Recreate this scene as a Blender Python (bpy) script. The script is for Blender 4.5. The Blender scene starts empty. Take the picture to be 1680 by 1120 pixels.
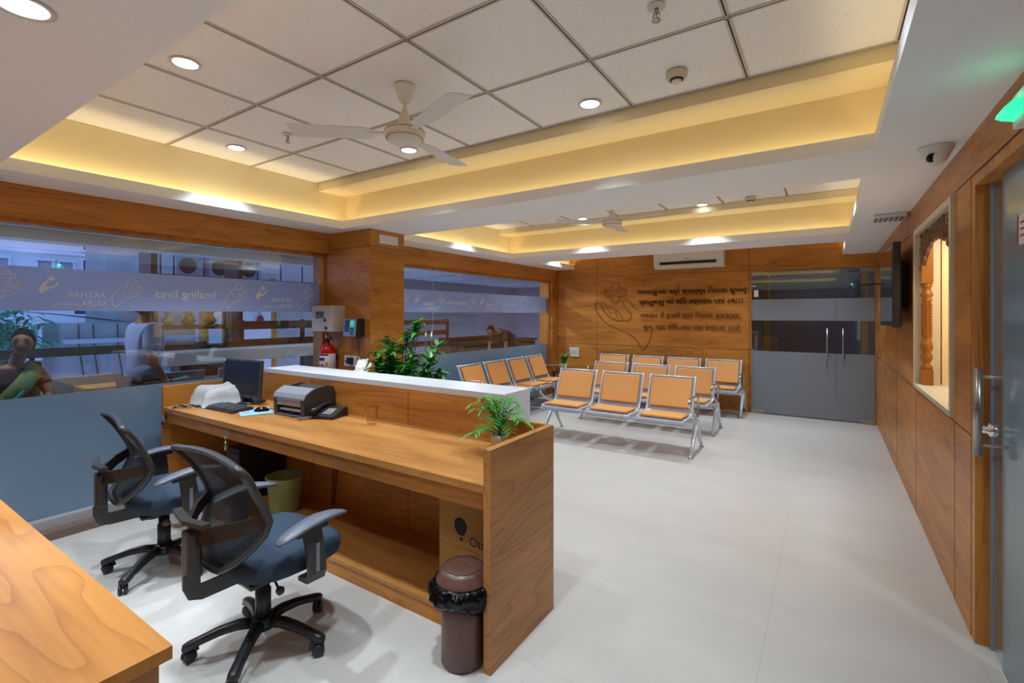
import bpy, bmesh, math, random
from mathutils import Vector, Matrix, Euler
R = math.radians
random.seed(7)
SC = bpy.context.scene
COL = SC.collection

# ---------------------------------------------------------------- camera, world, exposure
TH = math.atan(517 / 787.0)
cd = bpy.data.cameras.new('camera')
cam = bpy.data.objects.new('camera', cd)
COL.objects.link(cam)
cam.location = (0, 0, 1.5)
cam.rotation_euler = (R(90), 0, TH)
cd.sensor_fit = 'HORIZONTAL'
cd.sensor_width = 36
cd.lens = 36 * 787 / 1680.0
cd.shift_y = -(560 - 515) / 1680.0
cd.clip_start = 0.05
SC.camera = cam
SC.view_settings.view_transform = 'Standard'
SC.view_settings.look = 'None'
SC.view_settings.exposure = 0.27
SC.view_settings.gamma = 1.0
SC.view_settings.use_curve_mapping = False
SC.cycles.max_bounces = 16
SC.cycles.diffuse_bounces = 8
SC.cycles.transparent_max_bounces = 16

w = bpy.data.worlds.new('dusk_sky')
SC.world = w
w.use_nodes = True
bg = w.node_tree.nodes['Background']
bg.inputs[0].default_value = (0.30, 0.47, 1.0, 1)
bg.inputs[1].default_value = 1.7

LIGHT_W = 6.6      # watts of one recessed downlight
COVE = 0.56         # watts per metre of cove strip
COVE_COL = (1.0, 0.82, 0.46)


def lin(c):
    return tuple((x / 255 / 12.92) if x / 255 <= 0.04045 else ((x / 255 + 0.055) / 1.055) ** 2.4 for x in c) + (1,)


def lamp(name, kind, loc, energy, color=(1, 1, 1), size=0.1, size_y=None, rot=(0, 0, 0), parent=None, spread=None):
    l = bpy.data.lights.new(name, kind)
    l.energy = energy
    l.color = color
    if kind == 'AREA':
        l.shape = 'RECTANGLE' if size_y else 'DISK'
        l.size = size
        if size_y:
            l.size_y = size_y
        if spread:
            l.spread = R(spread)
    else:
        l.shadow_soft_size = size
    o = bpy.data.objects.new(name, l)
    COL.objects.link(o)
    o.location = loc
    o.rotation_euler = rot
    if parent:
        o.parent = parent
    return o


# ---------------------------------------------------------------- materials
def newmat(name):
    m = bpy.data.materials.new(name)
    m.use_nodes = True
    nt = m.node_tree
    nt.nodes.clear()
    out = nt.nodes.new('ShaderNodeOutputMaterial')
    return m, nt, out


def pbr(name, col, rough=0.5, metal=0.0, emis=None, es=0.0, spec=None, bump=0.0, bscale=200, vary=0.0, vscale=6, coat=0, alpha=1, trans=0):
    m, nt, out = newmat(name)
    b = nt.nodes.new('ShaderNodeBsdfPrincipled')
    b.inputs['Base Color'].default_value = lin(col)
    b.inputs['Roughness'].default_value = rough
    b.inputs['Metallic'].default_value = metal
    b.inputs['Alpha'].default_value = alpha
    b.inputs['Transmission Weight'].default_value = trans
    b.inputs['Coat Weight'].default_value = coat
    if spec is not None:
        b.inputs['Specular IOR Level'].default_value = spec
    if emis:
        b.inputs['Emission Color'].default_value = lin(emis)
        b.inputs['Emission Strength'].default_value = es
    tc = nt.nodes.new('ShaderNodeNewGeometry')
    if vary:
        n = nt.nodes.new('ShaderNodeTexNoise')
        n.inputs['Scale'].default_value = vscale
        n.inputs['Detail'].default_value = 5
        nt.links.new(tc.outputs['Position'], n.inputs['Vector'])
        mx = nt.nodes.new('ShaderNodeMix')
        mx.data_type = 'RGBA'
        c = lin(col)
        mx.inputs['A'].default_value = tuple(max(0, x * (1 - vary)) for x in c[:3]) + (1,)
        mx.inputs['B'].default_value = tuple(min(1, x * (1 + vary)) for x in c[:3]) + (1,)
        nt.links.new(n.outputs['Fac'], mx.inputs['Factor'])
        nt.links.new(mx.outputs['Result'], b.inputs['Base Color'])
    if bump:
        n2 = nt.nodes.new('ShaderNodeTexNoise')
        n2.inputs['Scale'].default_value = bscale
        nt.links.new(tc.outputs['Position'], n2.inputs['Vector'])
        bp = nt.nodes.new('ShaderNodeBump')
        bp.inputs['Strength'].default_value = bump
        bp.inputs['Distance'].default_value = 0.003
        nt.links.new(n2.outputs['Fac'], bp.inputs['Height'])
        nt.links.new(bp.outputs['Normal'], b.inputs['Normal'])
    nt.links.new(b.outputs[0], out.inputs[0])
    return m


def wood(name, axis, light, dark, rough=0.38, ring=1.0, scale=1.0, off=(0, 0, 0)):
    """veneer: grain runs along axis; contour rings of a stretched noise plus fine fibres"""
    m, nt, out = newmat(name)
    N, L = nt.nodes.new, nt.links.new
    b = N('ShaderNodeBsdfPrincipled')
    b.inputs['Roughness'].default_value = rough
    b.inputs['Specular IOR Level'].default_value = 0.35
    g = N('ShaderNodeNewGeometry')
    mp = N('ShaderNodeMapping')
    s = [3.2 * scale] * 3
    s['xyz'.index(axis)] = 0.55 * scale
    mp.inputs['Scale'].default_value = s
    mp.inputs['Location'].default_value = off
    L(g.outputs['Position'], mp.inputs['Vector'])
    n1 = N('ShaderNodeTexNoise')
    n1.inputs['Scale'].default_value = 0.9
    n1.inputs['Detail'].default_value = 2.5
    n1.inputs['Distortion'].default_value = 0.35
    L(mp.outputs[0], n1.inputs['Vector'])
    mul = N('ShaderNodeMath')
    mul.operation = 'MULTIPLY'
    mul.inputs[1].default_value = 15
    L(n1.outputs['Fac'], mul.inputs[0])
    fr = N('ShaderNodeMath')
    fr.operation = 'FRACT'
    L(mul.outputs[0], fr.inputs[0])
    pw = N('ShaderNodeMath')
    pw.operation = 'POWER'
    pw.inputs[1].default_value = 5
    L(fr.outputs[0], pw.inputs[0])
    mp2 = N('ShaderNodeMapping')
    s2 = [95 * scale] * 3
    s2['xyz'.index(axis)] = 2.5 * scale
    mp2.inputs['Scale'].default_value = s2
    L(g.outputs['Position'], mp2.inputs['Vector'])
    n2 = N('ShaderNodeTexNoise')
    n2.inputs['Scale'].default_value = 1
    n2.inputs['Detail'].default_value = 4
    L(mp2.outputs[0], n2.inputs['Vector'])
    mp3 = N('ShaderNodeMapping')
    s3 = [7 * scale] * 3
    s3['xyz'.index(axis)] = 1.1 * scale
    mp3.inputs['Scale'].default_value = s3
    L(g.outputs['Position'], mp3.inputs['Vector'])
    n3 = N('ShaderNodeTexNoise')
    n3.inputs['Scale'].default_value = 1
    n3.inputs['Detail'].default_value = 6
    L(mp3.outputs[0], n3.inputs['Vector'])
    # factor = .3*ring*rings + .35*fibres + .6*clouds
    a1 = N('ShaderNodeMath'); a1.operation = 'MULTIPLY'; a1.inputs[1].default_value = 0.20 * ring; L(pw.outputs[0], a1.inputs[0])
    a2 = N('ShaderNodeMath'); a2.operation = 'MULTIPLY_ADD'; a2.inputs[1].default_value = 0.35; L(n2.outputs['Fac'], a2.inputs[0]); L(a1.outputs[0], a2.inputs[2])
    a3 = N('ShaderNodeMath'); a3.operation = 'MULTIPLY_ADD'; a3.inputs[1].default_value = 0.95; L(n3.outputs['Fac'], a3.inputs[0]); L(a2.outputs[0], a3.inputs[2])
    cr = N('ShaderNodeValToRGB')
    cr.color_ramp.elements[0].position = 0.36
    cr.color_ramp.elements[0].color = lin(light)
    cr.color_ramp.elements[1].position = 1.08
    cr.color_ramp.elements[1].color = lin(dark)
    L(a3.outputs[0], cr.inputs[0])
    L(cr.outputs[0], b.inputs['Base Color'])
    L(b.outputs[0], out.inputs[0])
    return m


def glass_mat(name, tint=(1, 1, 1), f0=0.045, gain=1.0):
    m, nt, out = newmat(name)
    N, L = nt.nodes.new, nt.links.new
    tr = N('ShaderNodeBsdfTransparent'); tr.inputs[0].default_value = (*tint, 1)
    gl = N('ShaderNodeBsdfGlossy'); gl.inputs['Roughness'].default_value = 0.0; gl.inputs[0].default_value = (1, 1, 1, 1)
    lw = N('ShaderNodeLayerWeight'); lw.inputs[0].default_value = 0.5
    p = N('ShaderNodeMath'); p.operation = 'POWER'; p.inputs[1].default_value = 5
    L(lw.outputs['Facing'], p.inputs[0])
    q = N('ShaderNodeMath'); q.operation = 'MULTIPLY_ADD'; q.inputs[1].default_value = gain; q.inputs[2].default_value = f0
    L(p.outputs[0], q.inputs[0])
    q.use_clamp = True
    mx = N('ShaderNodeMixShader')
    L(q.outputs[0], mx.inputs[0]); L(tr.outputs[0], mx.inputs[1]); L(gl.outputs[0], mx.inputs[2])
    L(mx.outputs[0], out.inputs[0])
    return m


def film_mat(name, col, rough=0.3, trl=0.5, thru=0.06, gloss=0.08):
    m, nt, out = newmat(name)
    N, L = nt.nodes.new, nt.links.new
    d = N('ShaderNodeBsdfDiffuse'); d.inputs[0].default_value = lin(col)
    t = N('ShaderNodeBsdfTranslucent'); t.inputs[0].default_value = lin(col)
    tr = N('ShaderNodeBsdfTransparent')
    gl = N('ShaderNodeBsdfGlossy'); gl.inputs['Roughness'].default_value = rough
    a = N('ShaderNodeMixShader'); a.inputs[0].default_value = trl
    L(d.outputs[0], a.inputs[1]); L(t.outputs[0], a.inputs[2])
    b = N('ShaderNodeMixShader'); b.inputs[0].default_value = thru
    L(a.outputs[0], b.inputs[1]); L(tr.outputs[0], b.inputs[2])
    lw = N('ShaderNodeLayerWeight')
    p = N('ShaderNodeMath'); p.operation = 'POWER'; p.inputs[1].default_value = 4; L(lw.outputs['Facing'], p.inputs[0])
    q = N('ShaderNodeMath'); q.operation = 'MULTIPLY_ADD'; q.inputs[1].default_value = 0.6; q.inputs[2].default_value = gloss; L(p.outputs[0], q.inputs[0])
    c = N('ShaderNodeMixShader')
    L(q.outputs[0], c.inputs[0]); L(b.outputs[0], c.inputs[1]); L(gl.outputs[0], c.inputs[2])
    L(c.outputs[0], out.inputs[0])
    return m


def floor_mat():
    m, nt, out = newmat('vitrified_floor')
    N, L = nt.nodes.new, nt.links.new
    b = N('ShaderNodeBsdfPrincipled')
    b.inputs['Roughness'].default_value = 0.30
    b.inputs['Specular IOR Level'].default_value = 0.45
    g = N('ShaderNodeNewGeometry')
    n = N('ShaderNodeTexNoise'); n.inputs['Scale'].default_value = 2.2; n.inputs['Detail'].default_value = 8; n.inputs['Roughness'].default_value = .6
    mp = N('ShaderNodeMapping'); mp.inputs['Scale'].default_value = (0.6, 1.6, 1)
    mp.inputs['Rotation'].default_value = (0, 0, 0.5)
    L(g.outputs['Position'], mp.inputs['Vector']); L(mp.outputs[0], n.inputs['Vector'])
    cr = N('ShaderNodeValToRGB')
    cr.color_ramp.elements[0].position = 0.3; cr.color_ramp.elements[0].color = lin((190, 186, 181))
    cr.color_ramp.elements[1].position = 0.75; cr.color_ramp.elements[1].color = lin((201, 195, 188))
    L(n.outputs['Fac'], cr.inputs[0])
    sep = N('ShaderNodeSeparateXYZ'); L(g.outputs['Position'], sep.inputs[0])
    fs = []
    for ax, o in (('X', 1.042), ('Y', -1.767)):
        a = N('ShaderNodeMath'); a.operation = 'ADD'; a.inputs[1].default_value = o + 40.0; L(sep.outputs[ax], a.inputs[0])
        d = N('ShaderNodeMath'); d.operation = 'DIVIDE'; d.inputs[1].default_value = 0.8; L(a.outputs[0], d.inputs[0])
        f = N('ShaderNodeMath'); f.operation = 'FRACT'; L(d.outputs[0], f.inputs[0])
        s = N('ShaderNodeMath'); s.operation = 'SUBTRACT'; s.inputs[1].default_value = 0.5; L(f.outputs[0], s.inputs[0])
        ab = N('ShaderNodeMath'); ab.operation = 'ABSOLUTE'; L(s.outputs[0], ab.inputs[0])
        gt = N('ShaderNodeMath'); gt.operation = 'GREATER_THAN'; gt.inputs[1].default_value = 0.4983; L(ab.outputs[0], gt.inputs[0])
        fs.append(gt)
    mxx = N('ShaderNodeMath'); mxx.operation = 'MAXIMUM'; L(fs[0].outputs[0], mxx.inputs[0]); L(fs[1].outputs[0], mxx.inputs[1])
    k = N('ShaderNodeMath'); k.operation = 'MULTIPLY'; k.inputs[1].default_value = 0.35; L(mxx.outputs[0], k.inputs[0])
    mx = N('ShaderNodeMix'); mx.data_type = 'RGBA'; mx.inputs['B'].default_value = lin((130, 118, 105))
    L(k.outputs[0], mx.inputs['Factor']); L(cr.outputs[0], mx.inputs['A']); L(mx.outputs['Result'], b.inputs['Base Color'])
    L(b.outputs[0], out.inputs[0])
    return m


def tile_mat():
    m, nt, out = newmat('mineral_fibre_tile')
    N, L = nt.nodes.new, nt.links.new
    b = N('ShaderNodeBsdfPrincipled'); b.inputs['Roughness'].default_value = 0.9
    g = N('ShaderNodeNewGeometry')
    n = N('ShaderNodeTexNoise'); n.inputs['Scale'].default_value = 150; n.inputs['Detail'].default_value = 2
    L(g.outputs['Position'], n.inputs['Vector'])
    cr = N('ShaderNodeValToRGB')
    cr.color_ramp.elements[0].position = 0.26; cr.color_ramp.elements[0].color = lin((186, 176, 164))
    cr.color_ramp.elements[1].position = 0.34; cr.color_ramp.elements[1].color = lin((240, 239, 238))
    L(n.outputs['Fac'], cr.inputs[0]); L(cr.outputs[0], b.inputs['Base Color'])
    L(b.outputs[0], out.inputs[0])
    return m


def mesh_fabric():
    m, nt, out = newmat('black_mesh_fabric')
    N, L = nt.nodes.new, nt.links.new
    b = N('ShaderNodeBsdfPrincipled'); b.inputs['Base Color'].default_value = lin((30, 27, 27)); b.inputs['Roughness'].default_value = 0.7
    tr = N('ShaderNodeBsdfTransparent')
    mx = N('ShaderNodeMixShader'); mx.inputs[0].default_value = 0.86
    L(tr.outputs[0], mx.inputs[1]); L(b.outputs[0], mx.inputs[2]); L(mx.outputs[0], out.inputs[0])
    return m


M = {}
TL, TD = (216, 146, 66), (146, 88, 32)
M['wood_x'] = wood('teak_veneer_x', 'x', TL, TD, off=(3, 1, 7))
M['wood_y'] = wood('teak_veneer_y', 'y', TL, TD, off=(1, 5, 2))
M['wood_z'] = wood('teak_veneer_z', 'z', TL, TD)
M['wood_desk'] = wood('teak_desk_top', 'x', (206, 146, 80), (150, 94, 42), rough=0.33, ring=0.8, off=(5, 2, 0))
M['wood_near'] = wood('teak_near_desk', 'x', (202, 134, 58), (150, 90, 30), rough=0.42, ring=1.2, scale=0.9, off=(2.3, 1.2, 0))
M['wood_end'] = wood('teak_end_panel', 'y', (208, 146, 84), (140, 88, 42), ring=1.1, off=(0, 2, 1))
M['dark_wood'] = wood('dark_walnut_boards', 'y', (92, 56, 36), (48, 28, 18), rough=0.35)
M['carved'] = pbr('carved_brown_wood', (112, 72, 40), 0.45, vary=.3, vscale=30, bump=.6, bscale=60)
M['polished'] = pbr('polished_teak', (156, 92, 24), 0.22, vary=.25, vscale=20)
M['plaster'] = pbr('white_ceiling_paint', (240, 240, 240), 0.75)
M['cove_paint'] = pbr('cream_cove_paint', (232, 216, 176), 0.75)
M['tile'] = tile_mat()
M['tgrid'] = pbr('white_grid_bar', (196, 190, 182), 0.5)
M['slot'] = pbr('grid_shadow_slot', (52, 48, 46), 0.8)
M['floor'] = floor_mat()
M['glass'] = glass_mat('window_glass', (0.87, 0.92, 0.94), 0.08)
M['glass_dark'] = glass_mat('door_glass', (0.80, 0.88, 0.90), 0.09)
M['film'] = film_mat('frosted_film', (188, 204, 236), 0.3, trl=0.55)
M['film_low'] = film_mat('frosted_film_low', (160, 186, 204), 0.25, trl=0.6, gloss=0.09)
M['film_door'] = film_mat('frosted_film_door', (158, 168, 180), 0.3, trl=0.4)
M['film_side'] = film_mat('frosted_film_side', (150, 176, 190), 0.12, trl=0.4, thru=0.15, gloss=0.1)
M['decal'] = film_mat('white_vinyl', (254, 255, 255), .5, trl=.45, thru=0, gloss=.02)
M['silver'] = pbr('silver_powder_coat', (206, 210, 220), 0.33, 0.3)
M['alu'] = pbr('polished_aluminium', (206, 208, 212), 0.2, 1.0)
M['chrome'] = pbr('chrome', (225, 225, 228), 0.08, 1.0)
M['steel'] = pbr('brushed_steel', (178, 172, 166), 0.3, 1.0)
M['tan'] = pbr('tan_leatherette', (224, 158, 90), 0.48, bump=.15, bscale=400)
M['white'] = pbr('white_solid_surface', (212, 214, 222), 0.4)
M['white_pl'] = pbr('white_plastic', (222, 220, 214), 0.4)
M['cream_pl'] = pbr('cream_metal_box', (208, 200, 184), 0.45)
M['black_pl'] = pbr('black_plastic', (34, 34, 38), 0.38)
M['black_gl'] = pbr('black_gloss', (10, 10, 12), 0.08)
M['dark_grey'] = pbr('dark_grey_plastic', (58, 56, 56), 0.4)
M['grey_pl'] = pbr('grey_plastic', (136, 138, 146), 0.4)
M['arm_pad'] = pbr('grey_arm_pad', (96, 100, 112), 0.42)
M['brown_pl'] = pbr('dark_brown_frame', (52, 44, 40), 0.42)
M['fabric'] = pbr('blue_grey_fabric', (40, 56, 74), 0.9, bump=.3, bscale=900)
M['mesh'] = mesh_fabric()
M['screen'] = pbr('dark_screen', (22, 22, 24), 0.35, spec=.25)
M['tvscreen'] = pbr('tv_screen', (10, 12, 16), 0.05, spec=.8)
M['lamp'] = pbr('lamp_diffuser', (255, 255, 255), 0.5, emis=(244, 248, 255), es=9)
M['rim'] = pbr('lamp_rim', (214, 212, 210), 0.4)
M['green_em'] = pbr('lit_green_plastic', (60, 220, 160), 0.3, emis=(40, 235, 160), es=1.1)
M['gold'] = pbr('gold_steel', (206, 160, 92), 0.35, 0.6)
M['gold_dk'] = pbr('brown_steel_letters', (70, 44, 20), 0.3, 0.7)
M['bronze'] = pbr('bronze_steel', (158, 112, 62), 0.35, 0.6)
M['red'] = pbr('red_cylinder', (196, 18, 18), 0.22)
M['yellow'] = pbr('yellow_tag', (222, 176, 28), 0.4)
M['label'] = pbr('cylinder_label', (214, 206, 206), 0.5)
M['purple'] = pbr('purple_print', (62, 48, 140), 0.5)
M['orange'] = pbr('orange_print', (216, 130, 60), 0.5)
M['leaf'] = pbr('leaf_green', (58, 134, 44), 0.4, vary=.5, vscale=14)
M['leaf2'] = pbr('fern_green', (66, 160, 60), 0.4, vary=.45, vscale=30)
M['stem'] = pbr('stem_brown', (116, 92, 58), 0.7)
M['pale_green'] = pbr('pale_green_plastic', (158, 172, 118), 0.42)
M['bin_brown'] = pbr('brown_bin_plastic', (98, 66, 56), 0.35)
M['bag'] = pbr('black_bin_liner', (14, 14, 17), 0.2, bump=1.0, bscale=25)
M['card'] = pbr('cardboard', (184, 134, 66), 0.75)
M['ink'] = pbr('black_ink', (28, 22, 20), 0.7)
M['grey_stone'] = pbr('grey_sill_stone', (168, 168, 172), 0.4, vary=.15, vscale=60)
M['granite'] = pbr('brown_granite', (116, 96, 86), 0.4, vary=.35, vscale=160)
M['towel'] = pbr('white_towel', (226, 226, 228), 0.9, bump=.5, bscale=200)
M['paper'] = pbr('white_paper', (224, 224, 220), 0.7)
M['blue_pad'] = pbr('pale_blue_pad', (128, 186, 206), 0.6)
M['pink'] = pbr('pink_print', (214, 130, 160), 0.6)
M['marble'] = pbr('cream_marble', (212, 200, 176), 0.3)
M['cream'] = pbr('cream_niche_wall', (236, 216, 166), 0.6)
M['tumbler'] = glass_mat('tumbler_glass', (0.93, 0.9, 0.86), 0.08, 0.8)
M['concrete'] = pbr('weathered_concrete', (138, 142, 142), 0.85, vary=.35, vscale=2)
M['bld_white'] = pbr('white_render', (214, 214, 222), 0.8)
M['shutter'] = pbr('grey_shutter', (150, 150, 160), 0.7)
M['bld_glass'] = pbr('dark_window_glass', (40, 64, 92), 0.15)
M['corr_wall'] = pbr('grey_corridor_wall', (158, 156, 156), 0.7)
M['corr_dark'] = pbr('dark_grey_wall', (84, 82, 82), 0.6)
M['corr_ceil'] = pbr('corridor_ceiling', (190, 190, 188), 0.8)
M['awning'] = pbr('brown_awning', (66, 56, 60), 0.8)
M['rust'] = pbr('rusty_steel', (66, 48, 44), 0.7)
M['tree'] = pbr('tree_leaf', (70, 150, 120), 0.6, vary=.5, vscale=3)
M['skin'] = pbr('brown_skin', (132, 86, 62), 0.55)
M['hair'] = pbr('black_hair', (16, 13, 12), 0.85, spec=.15)
M['shirt_black'] = pbr('black_shirt', (30, 28, 30), 0.8)
M['shirt_blue'] = pbr('pale_blue_shirt', (142, 164, 204), 0.8)
M['trouser'] = pbr('dark_trousers', (50, 54, 72), 0.85)
M['sari'] = pbr('green_sari', (104, 120, 70), 0.8, vary=.5, vscale=18)
M['sari_teal'] = pbr('teal_border', (40, 150, 140), 0.7)
M['blouse'] = pbr('maroon_blouse', (74, 34, 40), 0.8)
M['scr_teal'] = pbr('lit_teal_display', (40, 150, 110), 0.3, emis=(60, 200, 150), es=.6)
M['lcd'] = pbr('grey_lcd_panel', (120, 126, 134), 0.4)
M['flower'] = pbr('white_petal', (236, 236, 226), 0.6)
M['sign_red'] = pbr('dark_red_print', (150, 30, 60), 0.5)


# ---------------------------------------------------------------- mesh builder
ORG = {}


def rotm(rx=0, ry=0, rz=0):
    return Euler((R(rx), R(ry), R(rz))).to_matrix().to_4x4()


class MB:
    def __init__(s):
        s.bm = bmesh.new()

    def merge(s, b, mi=0, M4=None, smooth=False):
        for f in b.faces:
            f.material_index = mi
            f.smooth = smooth
        if M4 is not None:
            bmesh.ops.transform(b, matrix=M4, verts=b.verts)
        me = bpy.data.meshes.new('t')
        b.to_mesh(me)
        b.free()
        s.bm.from_mesh(me)
        bpy.data.meshes.remove(me)
        return s

    def box(s, lo, hi, bev=0, mi=0, M4=None, seg=2):
        b = bmesh.new()
        bmesh.ops.create_cube(b, size=1)
        c = [(lo[i] + hi[i]) / 2 for i in range(3)]
        d = [abs(hi[i] - lo[i]) for i in range(3)]
        for v in b.verts:
            v.co = Vector((c[0] + v.co.x * d[0], c[1] + v.co.y * d[1], c[2] + v.co.z * d[2]))
        if bev:
            bmesh.ops.bevel(b, geom=b.edges[:], offset=min(bev, min(d) * .49), segments=seg, profile=.7, affect='EDGES')
        return s.merge(b, mi, M4, smooth=False)

    def sweep(s, pts, prof, mi=0, closed=False, up=None, scales=None, smooth=True, M4=None):
        b = bmesh.new()
        P = [Vector(p) for p in pts]
        n = len(P)
        rings = []
        nrm = None
        for i in range(n):
            if closed:
                t = (P[(i + 1) % n] - P[i - 1])
            else:
                t = P[min(i + 1, n - 1)] - P[max(i - 1, 0)]
            if t.length < 1e-9:
                t = Vector((0, 0, 1))
            t.normalize()
            if up is not None:
                nrm = Vector(up)
                nrm = nrm - t * nrm.dot(t)
                nrm.normalize()
            elif nrm is None:
                a = Vector((0, 0, 1)) if abs(t.z) < .9 else Vector((1, 0, 0))
                nrm = (a - t * a.dot(t)).normalized()
            else:
                nrm = (nrm - t * nrm.dot(t)).normalized()
            bi = t.cross(nrm)
            k = scales[i] if scales else 1
            rings.append([b.verts.new(P[i] + (bi * q[0] + nrm * q[1]) * k) for q in prof])
        m = len(prof)
        for i in range(n if closed else n - 1):
            A, B = rings[i], rings[(i + 1) % n]
            for j in range(m):
                b.faces.new((A[j], A[(j + 1) % m], B[(j + 1) % m], B[j]))
        if not closed:
            b.faces.new(rings[0][::-1])
            b.faces.new(rings[-1])
        bmesh.ops.recalc_face_normals(b, faces=b.faces)
        return s.merge(b, mi, M4, smooth)

    def tube(s, pts, r, n=10, mi=0, closed=False, M4=None):
        if isinstance(r, (int, float)):
            r = [r] * len(pts)
        prof = [(math.cos(2 * math.pi * k / n), math.sin(2 * math.pi * k / n)) for k in range(n)]
        return s.sweep(pts, prof, mi, closed, scales=r, M4=M4)

    def lathe(s, prof, c=(0, 0, 0), n=28, mi=0, M4=None, smooth=True):
        b = bmesh.new()
        rings = []
        for r, z in prof:
            if r < 1e-5:
                rings.append([b.verts.new((c[0], c[1], c[2] + z))])
            else:
                rings.append([b.verts.new((c[0] + r * math.cos(2 * math.pi * k / n), c[1] + r * math.sin(2 * math.pi * k / n), c[2] + z)) for k in range(n)])
        for A, B in zip(rings, rings[1:]):
            for k in range(n):
                k2 = (k + 1) % n
                if len(A) == 1 and len(B) == 1:
                    continue
                if len(A) == 1:
                    b.faces.new((A[0], B[k2], B[k]))
                elif len(B) == 1:
                    b.faces.new((A[k], A[k2], B[0]))
                else:
                    b.faces.new((A[k], A[k2], B[k2], B[k]))
        if len(rings[0]) > 1:
            b.faces.new(rings[0][::-1])
        if len(rings[-1]) > 1:
            b.faces.new(rings[-1])
        bmesh.ops.recalc_face_normals(b, faces=b.faces)
        return s.merge(b, mi, M4, smooth)

    def prism(s, poly, plane, a, b_, mi=0, M4=None, smooth=False):
        b = bmesh.new()

        def pt(p, d):
            return {'xy': (p[0], p[1], d), 'xz': (p[0], d, p[1]), 'yz': (d, p[0], p[1])}[plane]
        A = [b.verts.new(pt(p, a)) for p in poly]
        B = [b.verts.new(pt(p, b_)) for p in poly]
        n = len(poly)
        b.faces.new(A)
        b.faces.new(B[::-1])
        for i in range(n):
            b.faces.new((A[i], A[(i + 1) % n], B[(i + 1) % n], B[i]))
        bmesh.ops.recalc_face_normals(b, faces=b.faces)
        return s.merge(b, mi, M4, smooth)

    def surf(s, f, nu, nv, thick=0.0, mi=0, M4=None, smooth=True):
        b = bmesh.new()
        G = [[b.verts.new(f(i / nu, j / nv)) for j in range(nv + 1)] for i in range(nu + 1)]
        for i in range(nu):
            for j in range(nv):
                b.faces.new((G[i][j], G[i + 1][j], G[i + 1][j + 1], G[i][j + 1]))
        if thick:
            bmesh.ops.solidify(b, geom=b.faces[:], thickness=thick)
        bmesh.ops.recalc_face_normals(b, faces=b.faces)
        return s.merge(b, mi, M4, smooth)

    def ball(s, c, r, mi=0, sc=(1, 1, 1), M4=None, u=20, v=12):
        b = bmesh.new()
        bmesh.ops.create_uvsphere(b, u_segments=u, v_segments=v, radius=r)
        for x in b.verts:
            x.co = Vector((c[0] + x.co.x * sc[0], c[1] + x.co.y * sc[1], c[2] + x.co.z * sc[2]))
        return s.merge(b, mi, M4, True)

    def text(s, txt, M4, width=None, height=None, depth=0.004, mi=0):
        """lettering in its own xy plane, centred, then placed by M4"""
        cu = bpy.data.curves.new('t', 'FONT')
        cu.body = txt
        cu.size = 1
        cu.resolution_u = 3
        ob = bpy.data.objects.new('t', cu)
        COL.objects.link(ob)
        bpy.context.view_layer.update()
        dg = bpy.context.evaluated_depsgraph_get()
        me = bpy.data.meshes.new_from_object(ob.evaluated_get(dg))
        b = bmesh.new()
        b.from_mesh(me)
        bpy.data.objects.remove(ob)
        bpy.data.curves.remove(cu)
        bpy.data.meshes.remove(me)
        if not b.verts:
            return s
        xs = [v.co.x for v in b.verts]
        ys = [v.co.y for v in b.verts]
        W, H = max(xs) - min(xs), max(ys) - min(ys)
        sx = width / W if width else height / H
        sy = height / H if height else sx
        cx, cy = (max(xs) + min(xs)) / 2, (max(ys) + min(ys)) / 2
        for v in b.verts:
            v.co = Vector(((v.co.x - cx) * sx, (v.co.y - cy) * sy, 0))
        if depth:
            r = bmesh.ops.extrude_face_region(b, geom=b.faces[:])
            for v in r['geom']:
                if isinstance(v, bmesh.types.BMVert):
                    v.co.z += depth
            bmesh.ops.recalc_face_normals(b, faces=b.faces)
        return s.merge(b, mi, M4)

    def build(s, name, mats, parent=None, label=None, org=None, kind=None):
        me = bpy.data.meshes.new(name)
        bb = [v.co for v in s.bm.verts]
        if org is None:
            org = Vector(((min(v.x for v in bb) + max(v.x for v in bb)) / 2, (min(v.y for v in bb) + max(v.y for v in bb)) / 2, min(v.z for v in bb)))
        org = Vector(org)
        bmesh.ops.translate(s.bm, vec=-org, verts=s.bm.verts)
        s.bm.to_mesh(me)
        s.bm.free()
        for m in (mats if isinstance(mats, (list, tuple)) else [mats]):
            me.materials.append(M[m] if isinstance(m, str) else m)
        o = bpy.data.objects.new(name, me)
        COL.objects.link(o)
        ORG[o.name] = org
        if parent is not None:
            o.parent = parent
            o.location = org - ORG[parent.name]
        else:
            o.location = org
        if label:
            o['label'] = label
        if kind:
            o['kind'] = kind
        return o


def tag(o, label, cat, group=None, kind=None):
    o['label'] = label
    o['category'] = cat
    if group:
        o['group'] = group
    if kind:
        o['kind'] = kind
    return o


def thing(name, label, cat, loc=(0, 0, 0), group=None):
    o = bpy.data.objects.new(name, None)
    o.empty_display_size = .1
    COL.objects.link(o)
    o.location = loc
    ORG[o.name] = Vector(loc)
    return tag(o, label, cat, group)


def struct(name, mb, mats, parent=None):
    o = mb.build(name, mats, parent)
    if parent is None:
        o['kind'] = 'structure'
    return o


def copy_tree(o, parent=None):
    c = o.copy()
    COL.objects.link(c)
    ORG[c.name] = ORG.get(o.name, Vector((0, 0, 0)))
    if parent is not None:
        c.parent = parent
    for ch in list(o.children):
        copy_tree(ch, c)
    return c


def place(o, loc, rz=0):
    o.location = loc
    o.rotation_euler = (0, 0, R(rz))


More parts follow.
